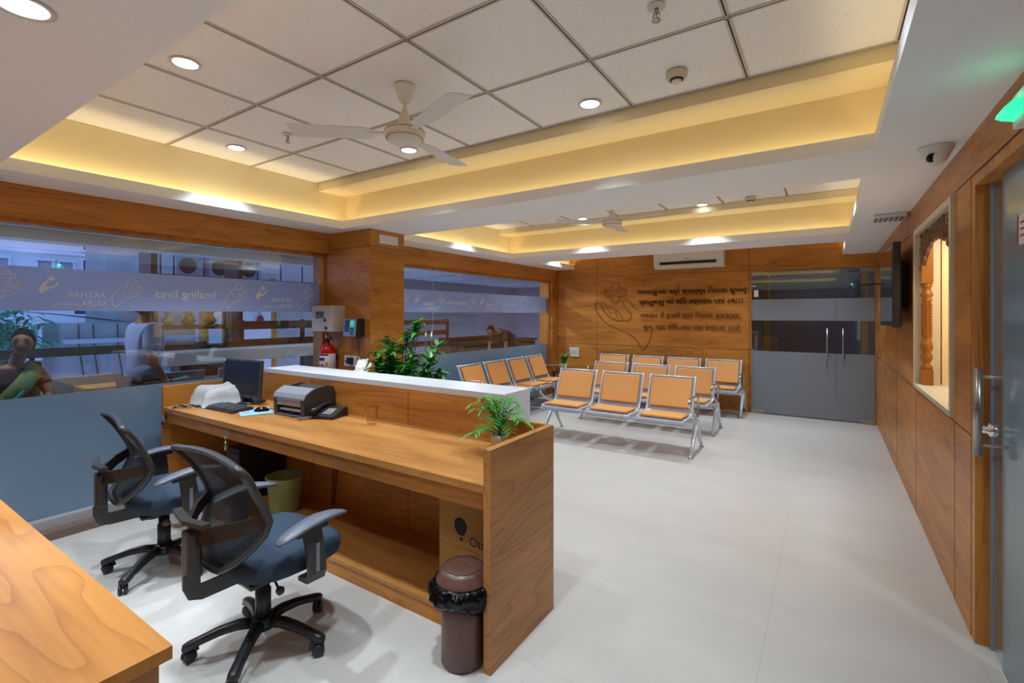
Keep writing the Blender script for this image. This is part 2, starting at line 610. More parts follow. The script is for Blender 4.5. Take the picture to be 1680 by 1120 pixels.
# ---------------------------------------------------------------- room dimensions
XR, XL, YB = 0.561, -4.31, 8.13      # right wall face, header face on the left, back wall face
XG = -4.45                           # glass line on the left
ZS, ZT = 2.33, 2.74                  # soffit, tile ceiling
SOF = [(-3.946, 0.20, 0.66, 3.00), (-3.946, 0.19, 3.63, 6.00), (-3.946, 0.18, 6.70, 8.13)]

b = MB()
b.box((XG - .05, -2.6, -.1), (3.0, 11.5, 0))
struct('floor', b, 'floor')

# ceiling: soffit bands, lips and tiles
b = MB()
zt = ZS + .016


def soffit(x0, x1, y0, y1):
    b.box((x0, y0, ZS), (x1, y1, zt))


soffit(XL - .2, XR, -2.6, .66)
soffit(XL - .02, XR, 3.00, 3.63)
soffit(XL - .02, XR, 6.00, 6.70)
for x0, x1, y0, y1 in SOF:
    soffit(XL - .02, x0, y0, y1)
    soffit(x1, XR, y0, y1)
    ZL = 2.405
    b.box((x0 - .014, y0, zt), (x0, y1, ZL))
    b.box((x1, y0, zt), (x1 + .014, y1, ZL))
    b.box((x0, y0 - .014, zt), (x1, y0, ZL))
    if y1 < 8:
        b.box((x0, y1, zt), (x1, y1 + .014, ZL))
struct('ceiling', b, 'plaster')
b = MB()
b.box((-4.6, -2.7, ZT + .003), (.8, 8.3, ZT + .04))
struct('ceiling_tiles', b, 'tile')
# upper cove walls and the beams above the far edges
b = MB()
for x0, x1, y0, y1 in SOF:
    yc = y1 + .11 if y1 < 8 else y1
    b.box((x0 - .16, y0 - .16, zt), (x0 - .104, yc + .05, ZT))
    b.box((x1 + .104, y0 - .16, zt), (x1 + .16, yc + .05, ZT))
    b.box((x0 - .16, y0 - .16, zt), (x1 + .16, y0 - .104, ZT))
    if y1 < 8:
        b.box((x0 - .16, yc, zt), (x1 + .16, yc + .06, ZT))
        b.box((x0 - .104, y1 - .19, 2.67), (x1 + .104, yc, ZT))
struct('trim_1', b, 'cove_paint')
# ceiling grid
gx = [-1.59 + .62 * k for k in range(-5, 4)]
gy = [.93 - .62 * 5 + .62 * k for k in range(0, 17)]
b = MB()
for x in gx:
    b.box((x - .013, -2.6, ZT - .002), (x - .0035, YB, ZT + .004))
    b.box((x + .0035, -2.6, ZT - .002), (x + .013, YB, ZT + .004))
    b.box((x - .0035, -2.6, ZT), (x + .0035, YB, ZT + .004), mi=1)
for y in gy:
    b.box((-4.5, y - .013, ZT - .002), (.6, y - .0035, ZT + .004))
    b.box((-4.5, y + .0035, ZT - .002), (.6, y + .013, ZT + .004))
    b.box((-4.5, y - .0035, ZT), (.6, y + .0035, ZT + .004), mi=1)
struct('trim_2', b, ['tgrid', 'slot'])

# back wall
b = MB()
b.box((-4.6, YB, 0), (-.975, YB + .12, ZT))
b.box((-.975, YB, 2.145), (XR + .1, YB + .12, ZT))
struct('wall_back', b, 'wood_x')
b = MB()
for x in (-3.499, -4.297):
    b.box((x - .003, YB - .001, 0), (x + .003, YB, ZT))
b.box((-1.0, YB - .001, 0), (-.994, YB, ZT))
b.box((-4.45, YB - .001, 2.168), (-.975, YB, 2.174))
b.box((-4.45, YB - .001, .948), (-.975, YB, .954))
struct('trim_3', b, 'slot')

# right wall
b = MB()
for lo, hi in (((XR, 3.05, 0), (XR + .14, 3.40, ZS)), ((XR, 3.40, 0), (XR + .14, 4.67, .97)), ((XR, 3.40, 2.10), (XR + .14, 4.67, ZS)),
               ((XR, 4.67, 0), (XR + .14, YB + .1, ZS)), ((XR, -2.6, 2.14), (XR + .14, 3.05, ZS)), ((XR, -2.6, 0), (XR + .14, -1.2, 2.14)), ((XR, -2.6, ZS), (XR + .14, YB, ZT + .03))):
    b.box(lo, hi)
struct('wall_right', b, 'wood_y')
b = MB()
for y in (3.39, 4.69, 5.9, 7.0):
    b.box((XR - .001, y - .0025, 0), (XR, y + .0025, .935 if y < 4.7 else .935))
for y in (5.9, 7.0):
    b.box((XR - .001, y - .0025, .94), (XR, y + .0025, 2.13))
b.box((XR - .001, 3.05, .932), (XR, YB, .937))
b.box((XR - .001, -1.2, 2.135), (XR, 3.38, 2.14))
b.box((XR - .001, 4.70, 2.135), (XR, YB, 2.14))
struct('trim_4', b, 'slot')
# doorway reveal of the right glass door
b = MB()
b.box((XR + .002, 2.985, 0), (XR + .12, 3.049, 2.139))
b.box((XR + .002, -1.2, 2.085), (XR + .12, 2.985, 2.139))
struct('trim_5', b, 'wood_z')

# left side: header, column, sill, window ends, posts
b = MB()
b.box((-4.6, -2.6, 2.125), (XL, 3.12, ZS))
b.box((-4.6, 3.57, 2.125), (XL, YB, ZS))
b.box((-4.6, -2.6, ZS), (-4.5, YB, ZT))
b.box((-4.6, 7.97, 0), (XL - .02, YB, 2.125))
b.box((-4.6, -2.6, 0), (XL - .02, -1.5, 2.125))
struct('wall_left', b, 'wood_y')
b = MB()
b.box((-4.6, 3.125, 0), (-3.696, 3.57, ZS))
co = struct('wall_column', b, ['wood_x', 'wood_y'])
for p_ in co.data.polygons:
    if abs(p_.normal.x) > .5:
        p_.material_index = 1
b = MB()
b.box((-4.3, 3.124, 2.158), (-3.696, 3.125, 2.163), mi=0)
b.box((-3.696, 3.125, 2.158), (-3.695, 3.57, 2.163), mi=0)
struct('trim_6', b, 'slot')
b = MB()
b.box((-4.62, -1.5, 0), (-4.29, 3.12, .055))
b.box((-4.60, -1.5, .055), (-4.38, 3.12, .115), mi=1)
b.box((-4.62, 3.57, 0), (-4.35, 7.97, .03))
struct('baseboard_left', b, ['granite', 'grey_stone'])

# room closing walls behind the camera
b = MB()
b.box((-4.6, -2.75, 0), (XR + .14, -2.6, ZT))
struct('wall_front', b, 'wood_x')


# ---------------------------------------------------------------- hospital hand logo
def closed_curve(pts, n=6):
    out = []
    m = len(pts)
    for i in range(m):
        p0, p1, p2, p3 = [Vector((*pts[(i + k - 1) % m], 0)) for k in range(4)]
        for j in range(n):
            t = j / n
            out.append(tuple((0.5 * ((2 * p1) + (-p0 + p2) * t + (2 * p0 - 5 * p1 + 4 * p2 - p3) * t * t + (-p0 + 3 * p1 - 3 * p2 + p3) * t ** 3))[:2]))
    return out


def open_curve(pts, n=6):
    e = [pts[0]] + list(pts) + [pts[-1]]
    out = []
    for i in range(len(pts) - 1):
        p0, p1, p2, p3 = [Vector((*e[i + k], 0)) for k in range(4)]
        for j in range(n):
            t = j / n
            out.append(tuple((0.5 * ((2 * p1) + (-p0 + p2) * t + (2 * p0 - 5 * p1 + 4 * p2 - p3) * t * t + (-p0 + 3 * p1 - 3 * p2 + p3) * t ** 3))[:2]))
    out.append(tuple(pts[-1]))
    return out


# points read in a 440 x 530 drawing of the mark (x right, y down), fingers to the upper left
HAND = [(0, 175), (8, 225), (70, 310), (140, 355), (240, 395), (310, 450), (355, 520), (385, 495), (412, 440), (420, 380), (405, 320), (350, 262), (325, 222), (305, 190),
        (280, 160), (240, 145), (220, 160), (230, 200), (262, 230), (278, 270), (258, 300), (200, 306), (130, 288), (75, 240), (28, 170)]
FING = [[(48, 170), (66, 164), (92, 205), (128, 262)], [(112, 205), (130, 202), (158, 245), (178, 282)], [(150, 222), (166, 222), (196, 262), (214, 292)], [(48, 170), (70, 225), (108, 268)]]
cw, ca = 27, 62
CROSS = [(160 + dx, 92 + dy) for dx, dy in ((-cw, -ca), (-10, -80), (10, -80), (cw, -ca), (cw, -cw), (ca, -cw), (80, -10), (80, 10), (ca, cw), (cw, cw), (cw, ca), (10, 80), (-10, 80), (-cw, ca), (-cw, cw), (-ca, cw), (-80, 10), (-80, -10), (-ca, -cw), (-cw, -cw))]


def add_logo(mb, fn, r, sparse=False, mi=0):
    """fn maps drawing (x, y) to a 3-D point"""
    hand = HAND if not sparse else None
    if sparse:
        mb.tube([fn(*p) for p in open_curve([(420, 385), (412, 440), (385, 495), (355, 520), (310, 450), (240, 395), (140, 355), (70, 310), (8, 225), (0, 175), (28, 170), (75, 240), (130, 288), (200, 306), (258, 300), (278, 270), (262, 230), (230, 200), (220, 160), (240, 145), (280, 175), (300, 205), (330, 225)])], r, 6, mi)
    else:
        mb.tube([fn(*p) for p in closed_curve(hand)], r, 6, mi, closed=True)
    mb.tube([fn(*p) for p in closed_curve(CROSS, 3)], r, 6, mi, closed=True)
    for f in FING:
        mb.tube([fn(*p) for p in open_curve(f)], r, 6, mi)


# ---------------------------------------------------------------- left windows
def window(name, y0, y1, joints, decals, ledge):
    f = MB()
    f.box((-4.50, y0, 2.095), (-4.39, y1, 2.125))
    f.box((-4.50, y1 - .03, ledge), (-4.39, y1, 2.095))
    f.box((-4.50, y0, ledge), (-4.39, y0 + .03, 2.095))
    win = struct(name, f, 'wood_z')
    g = MB()
    ys = [y0 + .03] + joints + [y1 - .03]
    for a, c in zip(ys, ys[1:]):
        g.box((XG - .005, a + .002, ledge), (XG + .005, c - .002, 2.095))
    g.build('glass_pane', 'glass', win)
    fb = MB()
    fb.box((XG + .006, y0 + .03, 1.523), (XG + .008, y1 - .03, 1.817))
    band = fb.build('frosted_band', 'film', win)
    fl = MB()
    fl.box((XG + .006, y0 + .03, ledge), (XG + .008, y1 - .03, .946))
    fl.build('frosted_lower_film', 'film_low', win, label='plain blue-grey frosted film on the lower glass')
    X = XG + .0095
    TM = Matrix(((0, 0, -1, 0), (-1, 0, 0, 0), (0, 1, 0, 0), (0, 0, 0, 1)))  # reads from outside: text right = -y
    for kind, yc, s in decals:
        d = MB()
        if kind == 'hand':
            k = .245 / 530 * s
            add_logo(d, lambda x, y: (X, yc - (x - 210) * k, 1.79 - y * k), .0032)
            d.build('hand_outline', 'decal', band)
        elif kind == 'ak':
            T = Matrix.Translation((X, yc + .115, 1.638)) @ TM
            d.text('AKSHAR', T, width=.215, height=.046, depth=.001)
            T = Matrix.Translation((X, yc + .155, 1.578)) @ TM
            d.text('KRUPA', T, width=.135, height=.04, depth=.001)
            T = Matrix.Translation((X, yc + .005, 1.568)) @ TM
            d.text('HOSPITAL', T, width=.14, height=.019, depth=.001)
            k = .13 / 530

            def fn(x, y):
                return (yc - .085 - (x - 210) * k, 1.765 - y * k)
            pts = [fn(*p) for p in closed_curve(HAND, 3)]
            d.prism(pts, 'yz', X - .0006, X + .0006)
            cr = [fn(*p) for p in closed_curve(CROSS, 2)]
            d.prism(cr, 'yz', X - .0006, X + .0006)
            d.build('hospital_name', 'decal', band)
        else:
            T = Matrix.Translation((X, yc, 1.655)) @ TM
            d.text('healing lives', T, width=.45, height=.085, depth=.001)
            d.build('motto_lettering', 'decal', band)
    return win


window('window_1', -1.5, 3.12, [],
       [('hand', .78, 1), ('ak', 1.087, 1), ('hand', 1.443, 1), ('heal', 1.845, 1), ('hand', 2.245, 1), ('ak', 2.56, 1), ('hand', 2.932, 1)], .115)
w2 = window('window_2', 3.57, 7.97, [4.83],
            [('hand', 4.29, 1), ('ak', 4.62, 1), ('hand', 4.956, 1), ('heal', 5.304, 1), ('hand', 5.672, 1), ('ak', 6.01, 1), ('hand', 6.34, 1), ('heal', 6.68, 1), ('hand', 7.05, 1), ('ak', 7.37, 1), ('hand', 7.69, 1)], .03)
for x in (-4.40, -4.50):
    h = MB()
    h.tube([(x, 4.748, .93), (x, 4.748, 1.27)], .011)
    for z in (.98, 1.22):
        h.tube([(x, 4.748, z), (XG, 4.748, z)], .007)
    h.build('pull_handle', 'steel', w2)
h = MB()
h.box((XG - .012, 4.80, .92), (XG + .014, 4.9, .96), .004)
h.build('patch_lock', 'steel', w2)

# ---------------------------------------------------------------- back glass doors
f = MB()
f.box((-.975, YB - .02, 0), (-.962, YB + .1, 2.145))
f.box((.546, YB - .02, 0), (XR, YB + .1, 2.145))
d1 = struct('door_1', f, 'wood_z')
for x0, x1 in ((-.958, .101), (.105, .542)):
    g = MB()
    g.box((x0, YB - .012, .015), (x1, YB, 2.135))
    p = g.build('glass_leaf', 'glass_dark', d1)
    fl = MB()
    fl.box((x0, YB - .015, .015), (x1, YB - .013, .945))
    fl.box((x0, YB - .015, 1.405), (x1, YB - .013, 1.72))
    fl.build('frosted_film', 'film_door', p)
for x in (0.0, .184):
    h = MB()
    h.tube([(x, YB - .06, .87), (x, YB - .06, 1.305)], .011)
    for z in (.93, 1.24):
        h.tube([(x, YB - .06, z), (x, YB - .01, z)], .007)
    h.build('pull_handle', 'steel', d1)
for x0, x1, z0, z1 in ((-.958, -.80, .005, .065), (.375, .542, .005, .065), (-.958, -.80, 2.08, 2.14), (.375, .542, 2.08, 2.14)):
    h = MB()
    h.box((x0, YB - .025, z0), (x1, YB + .01, z1), .003)
    h.build('patch_fitting', 'steel', d1)
h = MB()
h.box((-.93, YB - .016, 1.76), (-.87, YB - .0155, 1.86))
h.build('door_notice', 'paper', d1)

# right glass door
f = MB()
f.box((XR + .05, 2.96, 0), (XR + .075, 2.984, 2.085))
d2 = struct('door_2', f, 'grey_pl')
g = MB()
g.box((.616, -1.18, .012), (.628, 2.955, 2.08))
p = g.build('glass_leaf', 'glass_dark', d2)
fl = MB()
fl.box((.612, -1.18, .012), (.6145, 2.80, 2.08))
fl.build('frosted_film', 'film_side', p)
h = MB()
for x in (.555, .70):
    h.tube([(x, 2.90, .875), (x, 2.90, 1.262)], .0155, 14)
for z in (.925, 1.225):
    h.tube([(.555, 2.90, z), (.70, 2.90, z)], .008)
h.build('pull_handle', 'steel', d2, label='long tubular steel pull handle')
h = MB()
h.lathe([(.0, 0), (.026, 0), (.03, .012), (.03, .03), (.016, .034), (.016, .05), (0, .05)], M4=Matrix.Translation((.612, 2.86, 1.0)) @ rotm(0, -90, 0))
h.build('lock_knob', 'chrome', d2)
h = MB()
h.box((.6095, 2.42, 1.762), (.6115, 2.60, 1.878), mi=0)
h.box((.6085, 2.585, 1.762), (.6095, 2.60, 1.878), mi=1)
for z in (1.845, 1.82, 1.795):
    h.box((.6085, 2.46, z - .004), (.6095, 2.565, z + .004), mi=1)
h.build('door_sign', ['paper', 'sign_red'], d2)

# ---------------------------------------------------------------- downlights
XS = (-2.65, -1.17)
DL = [(-2.649, 1.094, ZT, 1), (-3.679, 1.86, ZT, 1), (-2.643, 2.604, ZT, 1), (-1.169, 2.617, ZT, 1), (-1.17, 1.09, ZT, 0), (-.10, 1.86, ZT, 0),
      (-2.656, 5.716, ZT, 1), (-1.184, 5.727, ZT, 1), (-2.65, 4.1, ZT, 0), (-1.17, 4.1, ZT, 0), (-3.68, 4.85, ZT, 0), (-.08, 4.85, ZT, 0),
      (-2.65, 7.35, ZT, 0), (-1.17, 7.35, ZT, 0), (-3.70, 7.35, ZT, 0), (-.06, 7.35, ZT, 0),
      (-1.81, .356, ZS, 1), (-3.2, .356, ZS, 0), (-.4, .2, ZS, 0), (-2.5, -.9, ZS, 0), (-.8, -1.0, ZS, 0), (-3.6, -1.6, ZS, 0)]
LF = {0: 1.5, 1: 1.35, 2: 1.1, 3: .9, 4: 1.3, 5: .5, 16: .95, 17: 1.5, 18: .5, 20: .8}
LAB = {0: 'lit round downlight in the tile ceiling, nearest the plain sloping soffit', 1: 'lit round downlight in the ceiling tiles beside the left cove', 2: 'lit round downlight just behind the nearer ceiling fan',
       3: 'lit round downlight in the ceiling tile left of the round smoke detector', 6: 'lit round downlight beside the farther ceiling fan', 7: 'lit round downlight in the far tray beside the far smoke detector',
       16: 'lit oval-looking downlight in the plain near soffit at the top left corner'}
proto = None
for i, (x, y, z, vis) in enumerate(DL):
    if vis:
        t = thing('recessed_downlight', LAB[i], 'ceiling light', (x, y, z), 'recessed ceiling downlights')
        if proto is None:
            proto = True
            r = MB()
            r.lathe([(.052, .002), (.062, 0), (.068, -.003), (.068, -.006), (.058, -.007), (.052, -.003)], c=(x, y, z))
            rim = r.build('rim', 'rim', t)
            r = MB()
            r.lathe([(0, -.0045), (.054, -.0045), (.054, -.001), (0, -.001)], c=(x, y, z))
            dif = r.build('diffuser', 'lamp', t)
        else:
            for src in (rim, dif):
                c = src.copy()
                COL.objects.link(c)
                c.parent = t
        lamp('downlight_beam', 'AREA', (0, 0, -.012), LIGHT_W * LF.get(i, 1), (.75, .885, 1.0), .10, parent=t, spread=92)
    else:
        lamp('downlight_beam', 'AREA', (x, y, z - .012), LIGHT_W * LF.get(i, 1), (.75, .885, 1.0), .10, spread=92)

# cove strips: behind the lips, shining up
for x0, x1, y0, y1 in SOF:
    L = y1 - y0
    W = x1 - x0
    cx, cy = (x0 + x1) / 2, (y0 + y1) / 2
    lamp('cove_strip', 'AREA', (x0 - .045, cy, 2.362), COVE * 1.6 * L, COVE_COL, .02, L, rot=(0, R(180), 0))
    lamp('cove_strip', 'AREA', (x1 + .045, cy, 2.362), COVE * L, COVE_COL, .02, L, rot=(0, R(180), 0))
    lamp('cove_strip', 'AREA', (cx, y0 - .045, 2.362), COVE * W, COVE_COL, W, .02, rot=(R(180), 0, 0))
    if y1 < 8:
        lamp('cove_strip', 'AREA', (cx, y1 + .05, 2.362), COVE * W, COVE_COL, W, .02, rot=(R(180), 0, 0))
# corridor and outer spaces
for x, y in ((-5.6, 1.0), (-5.6, 4.0), (-5.6, 7.0), (-5.6, 10.5)):
    lamp('corridor_light', 'AREA', (x, y, 2.40), 18 if y < 6 else 34, (.82, .91, 1.0) if y < 6 else (1, .97, .92), .12)
lamp('inner_room_light', 'AREA', (-.2, 9.6, 2.5), 5, (.95, .97, 1.0), .2)
lamp('side_room_light', 'AREA', (1.8, 1.5, 2.5), 24, (.85, .95, 1.0), .3)

# ================================================================ reception counter
t = thing('reception_counter', 'long teak reception counter with a raised white top and an open knee space', 'reception counter', (-2.7, 1.9, 0))
YW = 2.23
b = MB(); b.box((-1.201, 1.61, 0), (-1.165, 2.16, .935), .0015); b.build('end_panel', 'wood_end', t)
b = MB(); b.box((-4.30, 1.61, .0), (-4.265, YW, .945), .0015); b.build('end_panel', 'wood_y', t)
b = MB(); b.box((-1.52, 2.145, 0), (-1.2015, 2.17, .934), .001); b.build('return_panel', 'wood_x', t)
b = MB(); b.box((-4.264, 1.61, .749), (-1.202, YW - .001, .784), .0015); b.build('desk_top', 'wood_desk', t)
for x0, x1 in ((-4.26, -3.622), (-3.618, -2.403), (-2.399, -1.204)):
    b = MB(); b.box((x0, 1.637, .665), (x1, 1.655, .747), .001)
    d = b.build('drawer', 'wood_x', t)
    if x1 > -3.5 and x1 < -2:
        for xk in (-3.295, -2.698):
            k = MB(); k.lathe([(0, 0), (.008, 0), (.008, .004), (0, .004)], n=14, M4=Matrix.Translation((xk, 1.636, .722)) @ rotm(90)); k.build('drawer_lock', 'chrome', d)
b = MB()
b.box((-4.264, YW, .0), (-1.556, YW + .018, 1.011))
b.build('back_panel', 'wood_x', t)
for x in (-3.3, -2.27):
    b = MB(); b.box((x - .0015, YW - .001, .10), (x + .0015, YW, 1.01)); b.build('panel_joint', 'slot', t)
b = MB(); b.box((-4.264, 1.74, .078), (-1.202, YW - .001, .10), .001); b.build('bottom_shelf', 'wood_desk', t)
b = MB(); b.box((-4.264, 1.745, 0), (-1.202, 1.765, .0775)); b.build('plinth', 'wood_x', t)
b = MB(); b.box((-4.264, 1.66, .60), (-4.25, 2.2, .748)); b.build('bracket', 'wood_y', t)
b = MB(); b.box((-3.95, YW, 1.012), (-1.52, 2.515, 1.047), .0015); b.box((-1.5555, YW, 0), (-1.52, 2.515, 1.012), .0015); b.box((-3.95, YW + .0185, 0), (-3.915, 2.515, 1.012)); b.build('raised_top', 'white', t, label='white slab top folding down at both ends')
b = MB(); b.box((-3.914, 2.44, 0), (-1.556, 2.46, 1.0115)); b.build('visitor_side_panel', 'wood_x', t)

# near desk
t = thing('side_desk', 'honey teak desk filling the lower left corner of the photo', 'desk', (-2.7, .1, 0))
b = MB(); b.box((-4.2, -.35, .727), (-1.228, .482, .757), .0015); b.build('desk_top', 'wood_near', t)
b = MB(); b.box((-1.285, -.33, 0), (-1.253, .465, .7265), .001); b.build('end_panel', 'wood_end', t)
b = MB(); b.box((-4.18, .43, 0), (-1.286, .455, .7265), .001); b.build('front_panel', 'wood_x', t)


# ================================================================ office chairs
def superel(a, b_, n=32, e=3.2):
    out = []
    for k in range(n):
        th = 2 * math.pi * k / n
        c, s = math.cos(th), math.sin(th)
        out.append((a * math.copysign(abs(c) ** (2 / e), c), b_ * math.copysign(abs(s) ** (2 / e), s)))
    return out


def make_office_chair():
    t = thing('office_chair', '', 'office chair', (0, 0, 0), 'mesh back office chairs behind the counter')
    # seat cushion
    b = bmesh.new()
    rings = []
    for k, z in ((.84, -.075), (.96, -.06), (1.0, -.02), (.985, .012), (.90, .028), (.5, .034)):
        ring = []
        for x, y in superel(.262 * k, .25 * k, 36, 3.0):
            drop = -.035 * max(0, (y - .12) / .13) ** 2
            ring.append(b.verts.new((x, y + .06, .455 + z + drop)))
        rings.append(ring)
    for A, B in zip(rings, rings[1:]):
        for k in range(len(A)):
            b.faces.new((A[k], A[(k + 1) % len(A)], B[(k + 1) % len(A)], B[k]))
    b.faces.new(rings[0][::-1]); b.faces.new(rings[-1])
    m = MB(); m.merge(b, 0, None, True); seat = m.build('seat', 'fabric', t)
    m = MB(); m.box((-.17, -.14, .358), (.17, .19, .381), .01); m.build('seat_plate', 'black_pl', seat)
    # backrest: bottom set back, lumbar pushed forward, winged top leaning back
    W = [(.465, .11), (.50, .17), (.55, .215), (.61, .250), (.66, .262), (.72, .255), (.78, .25), (.83, .265), (.87, .285), (.905, .305)]

    def ysurf(x, z):
        q = (z - .465) / .44
        base = -.235 + .085 * math.sin(min(1, q * 1.9) * math.pi * .5) - .075 * max(0, q - .42) ** 1.35 / .58 ** 1.35
        return base + .55 * x * x * (1 - 1.3 * q) + .03 * (abs(x) / .27) ** 2 * math.sin(q * math.pi)
    def wid(z):
        for (z0, w0), (z1, w1) in zip(W, W[1:]):
            if z <= z1:
                return w0 + (w1 - w0) * (z - z0) / (z1 - z0)
        return W[-1][1]
    def f(u, v):
        z = .468 + .435 * v
        x = (u - .5) * 2 * wid(z) * .985
        zz = z + (.018 * (1 - (x / .28) ** 2)) * v
        return (x, ysurf(x, z), zz)
    m = MB(); m.surf(f, 24, 24); back = m.build('backrest_mesh', 'mesh', t)
    loop = []
    for z, wv in W:
        loop.append((wv, ysurf(wv, z), z))
    for k in range(1, 10):
        x = W[-1][1] * (1 - 2 * k / 10)
        loop.append((x, ysurf(x, .905), .905 + .018 * (1 - (x / .28) ** 2)))
    for z, wv in W[::-1]:
        loop.append((-wv, ysurf(-wv, z), z))
    for k in range(1, 5):
        x = -W[0][1] * (1 - 2 * k / 5)
        loop.append((x, ysurf(x, .465), .462))
    prof = [(.012 * math.cos(a) , .017 * math.sin(a)) for a in [2 * math.pi * k / 8 for k in range(8)]]
    m = MB(); m.sweep(loop, prof, closed=True, up=(0, 1, 0)); m.build('back_frame', 'dark_grey', t)
    # lumbar yoke and spine
    m = MB()
    m.box((-.036, -.315, .44), (.036, -.262, .625), .012)
    for s in (-1, 1):
        yk = [(0, -.29, .60), (s * .09, -.262, .615), (s * .18, -.20, .64), (s * .255, ysurf(.25, .66) - .005, .665)]
        m.sweep(yk, [(-.008, -.034), (.008, -.034), (.008, .034), (-.008, .034)], up=(0, 0, 1), scales=[1.1, 1, .9, .75], smooth=False)
    m.sweep([(-.14, -.29, .675), (0, -.31, .668), (.14, -.29, .675)], [(-.016, -.009), (.016, -.009), (.016, .009), (-.016, .009)], up=(0, 0, 1), smooth=False)
    m.build('back_yoke', 'brown_pl', t)
    m = MB()
    m.sweep([(0, -.29, .45), (0, -.29, .40), (0, -.28, .372), (0, -.25, .362), (0, -.16, .362), (0, -.05, .362)], [(-.032, -.006), (.032, -.006), (.032, .006), (-.032, .006)], up=(1, 0, 0), smooth=False)
    m.build('back_bracket', 'dark_grey', t)
    # arms
    for s in (-1, 1):
        m = MB()
        up = [(s * .25, .06, .372), (s * .315, .06, .375), (s * .335, .055, .41), (s * .332, .05, .50), (s * .322, .04, .58)]
        m.sweep(up, [(-.009, -.040), (.009, -.040), (.009, .040), (-.009, .040)], up=(0, 1, 0), smooth=False)
        m.sweep([(s * .318, -.03, .590), (s * .318, .11, .602)], [(-.014, -.014), (.014, -.014), (.014, .014), (-.014, .014)], up=(0, 0, 1), smooth=False)
        a = m.build('armrest', 'dark_grey', t)
        m = MB()
        m.box((s * .3435 - .0015, .045, .415), (s * .3435 + .0015, .062, .535), .001)
        m.build('height_slot', 'lcd', a, label='pale grey slot strip')
        m = MB()
        pts, sc = [], []
        for k in range(11):
            q = k / 10
            pts.append((s * (.325 - .03 * q * q), -.115 + .33 * q, .585 + .040 * math.sin(q * 2.6)))
            sc.append([.5, .85, .95, 1, 1.05, 1.08, 1.08, 1.0, .92, .82, .55][k])
        m.sweep(pts, [(-.041, 0), (-.034, .009), (0, .013), (.034, .009), (.041, 0), (.030, -.010), (-.030, -.010)], up=(0, 0, 1), scales=sc)
        m.build('arm_pad', 'arm_pad', a)
    # column, base, casters
    m = MB()
    m.lathe([(0, .10), (.033, .10), (.033, .255), (.027, .26), (.027, .30), (.0, .30)])
    m.lathe([(0, .26), (.018, .26), (.018, .38), (0, .38)], mi=1)
    m.box((-.07, -.07, .345), (.07, .10, .3745), .008)
    m.lathe([(0, .28), (.032, .28), (.036, .30), (.036, .35), (0, .35)], c=(-.075, -.04, 0))
    m.build('gas_column', ['black_pl', 'chrome'], t)
    m = MB()
    m.tube([(.03, .02, .355), (.12, -.01, .33), (.19, -.03, .325)], .005)
    m.lathe([(0, 0), (.016, .004), (.018, .018), (.010, .03), (0, .032)], M4=Matrix.Translation((.185, -.03, .325)) @ rotm(0, 90, 0))
    m.build('tilt_lever', 'dark_grey', t)
    m = MB()
    m.lathe([(0, .085), (.05, .085), (.058, .10), (.052, .13), (.036, .14), (0, .14)])
    cast = []
    for k in range(5):
        a = R(-49 + 72 * k)
        ca_, sa = math.cos(a), math.sin(a)
        pts = [(ca_ * r, sa * r, z) for r, z in ((.03, .112), (.10, .118), (.17, .108), (.24, .088), (.285, .072), (.305, .066))]
        m.sweep(pts, [(-.024, -.012), (-.018, .014), (0, .019), (.018, .014), (.024, -.012)], up=(0, 0, 1), scales=[1.1, 1.05, .95, .9, 1.0, .8])
        cast.append((ca_ * .295, sa * .295, a))
    m.build('star_base', 'black_pl', t)
    for k, (x, y, a) in enumerate(cast):
        m = MB()
        T = Matrix.Translation((x, y, 0)) @ rotm(0, 0, math.degrees(a) + 35)
        for o in (-.021, .005):
            m.lathe([(0, 0), (.022, 0), (.026, .004), (.026, .012), (.022, .016), (0, .016)], n=20, M4=T @ Matrix.Translation((-.012, o + .016, .0265)) @ rotm(90, 0, 0))
        m.sweep([(-.034, 0, .03), (-.03, 0, .05), (-.012, 0, .058), (.012, 0, .05)], [(-.019, -.004), (.019, -.004), (.019, .004), (-.019, .004)], up=(0, 1, 0), M4=T)
        m.tube([(0, 0, .045), (0, 0, .068)], .007, M4=T)
        m.build('caster', 'black_pl', t)
    return t


ch = make_office_chair()
ch['label'] = 'nearer mesh back office chair with blue grey seat, in front of the brown bin side'
ch2 = copy_tree(ch)
ch2['label'] = 'farther mesh back office chair, beside the frosted left window'
place(ch, (-2.14, 1.20, 0), -2)
place(ch2, (-3.30, 1.25, 0), -9)


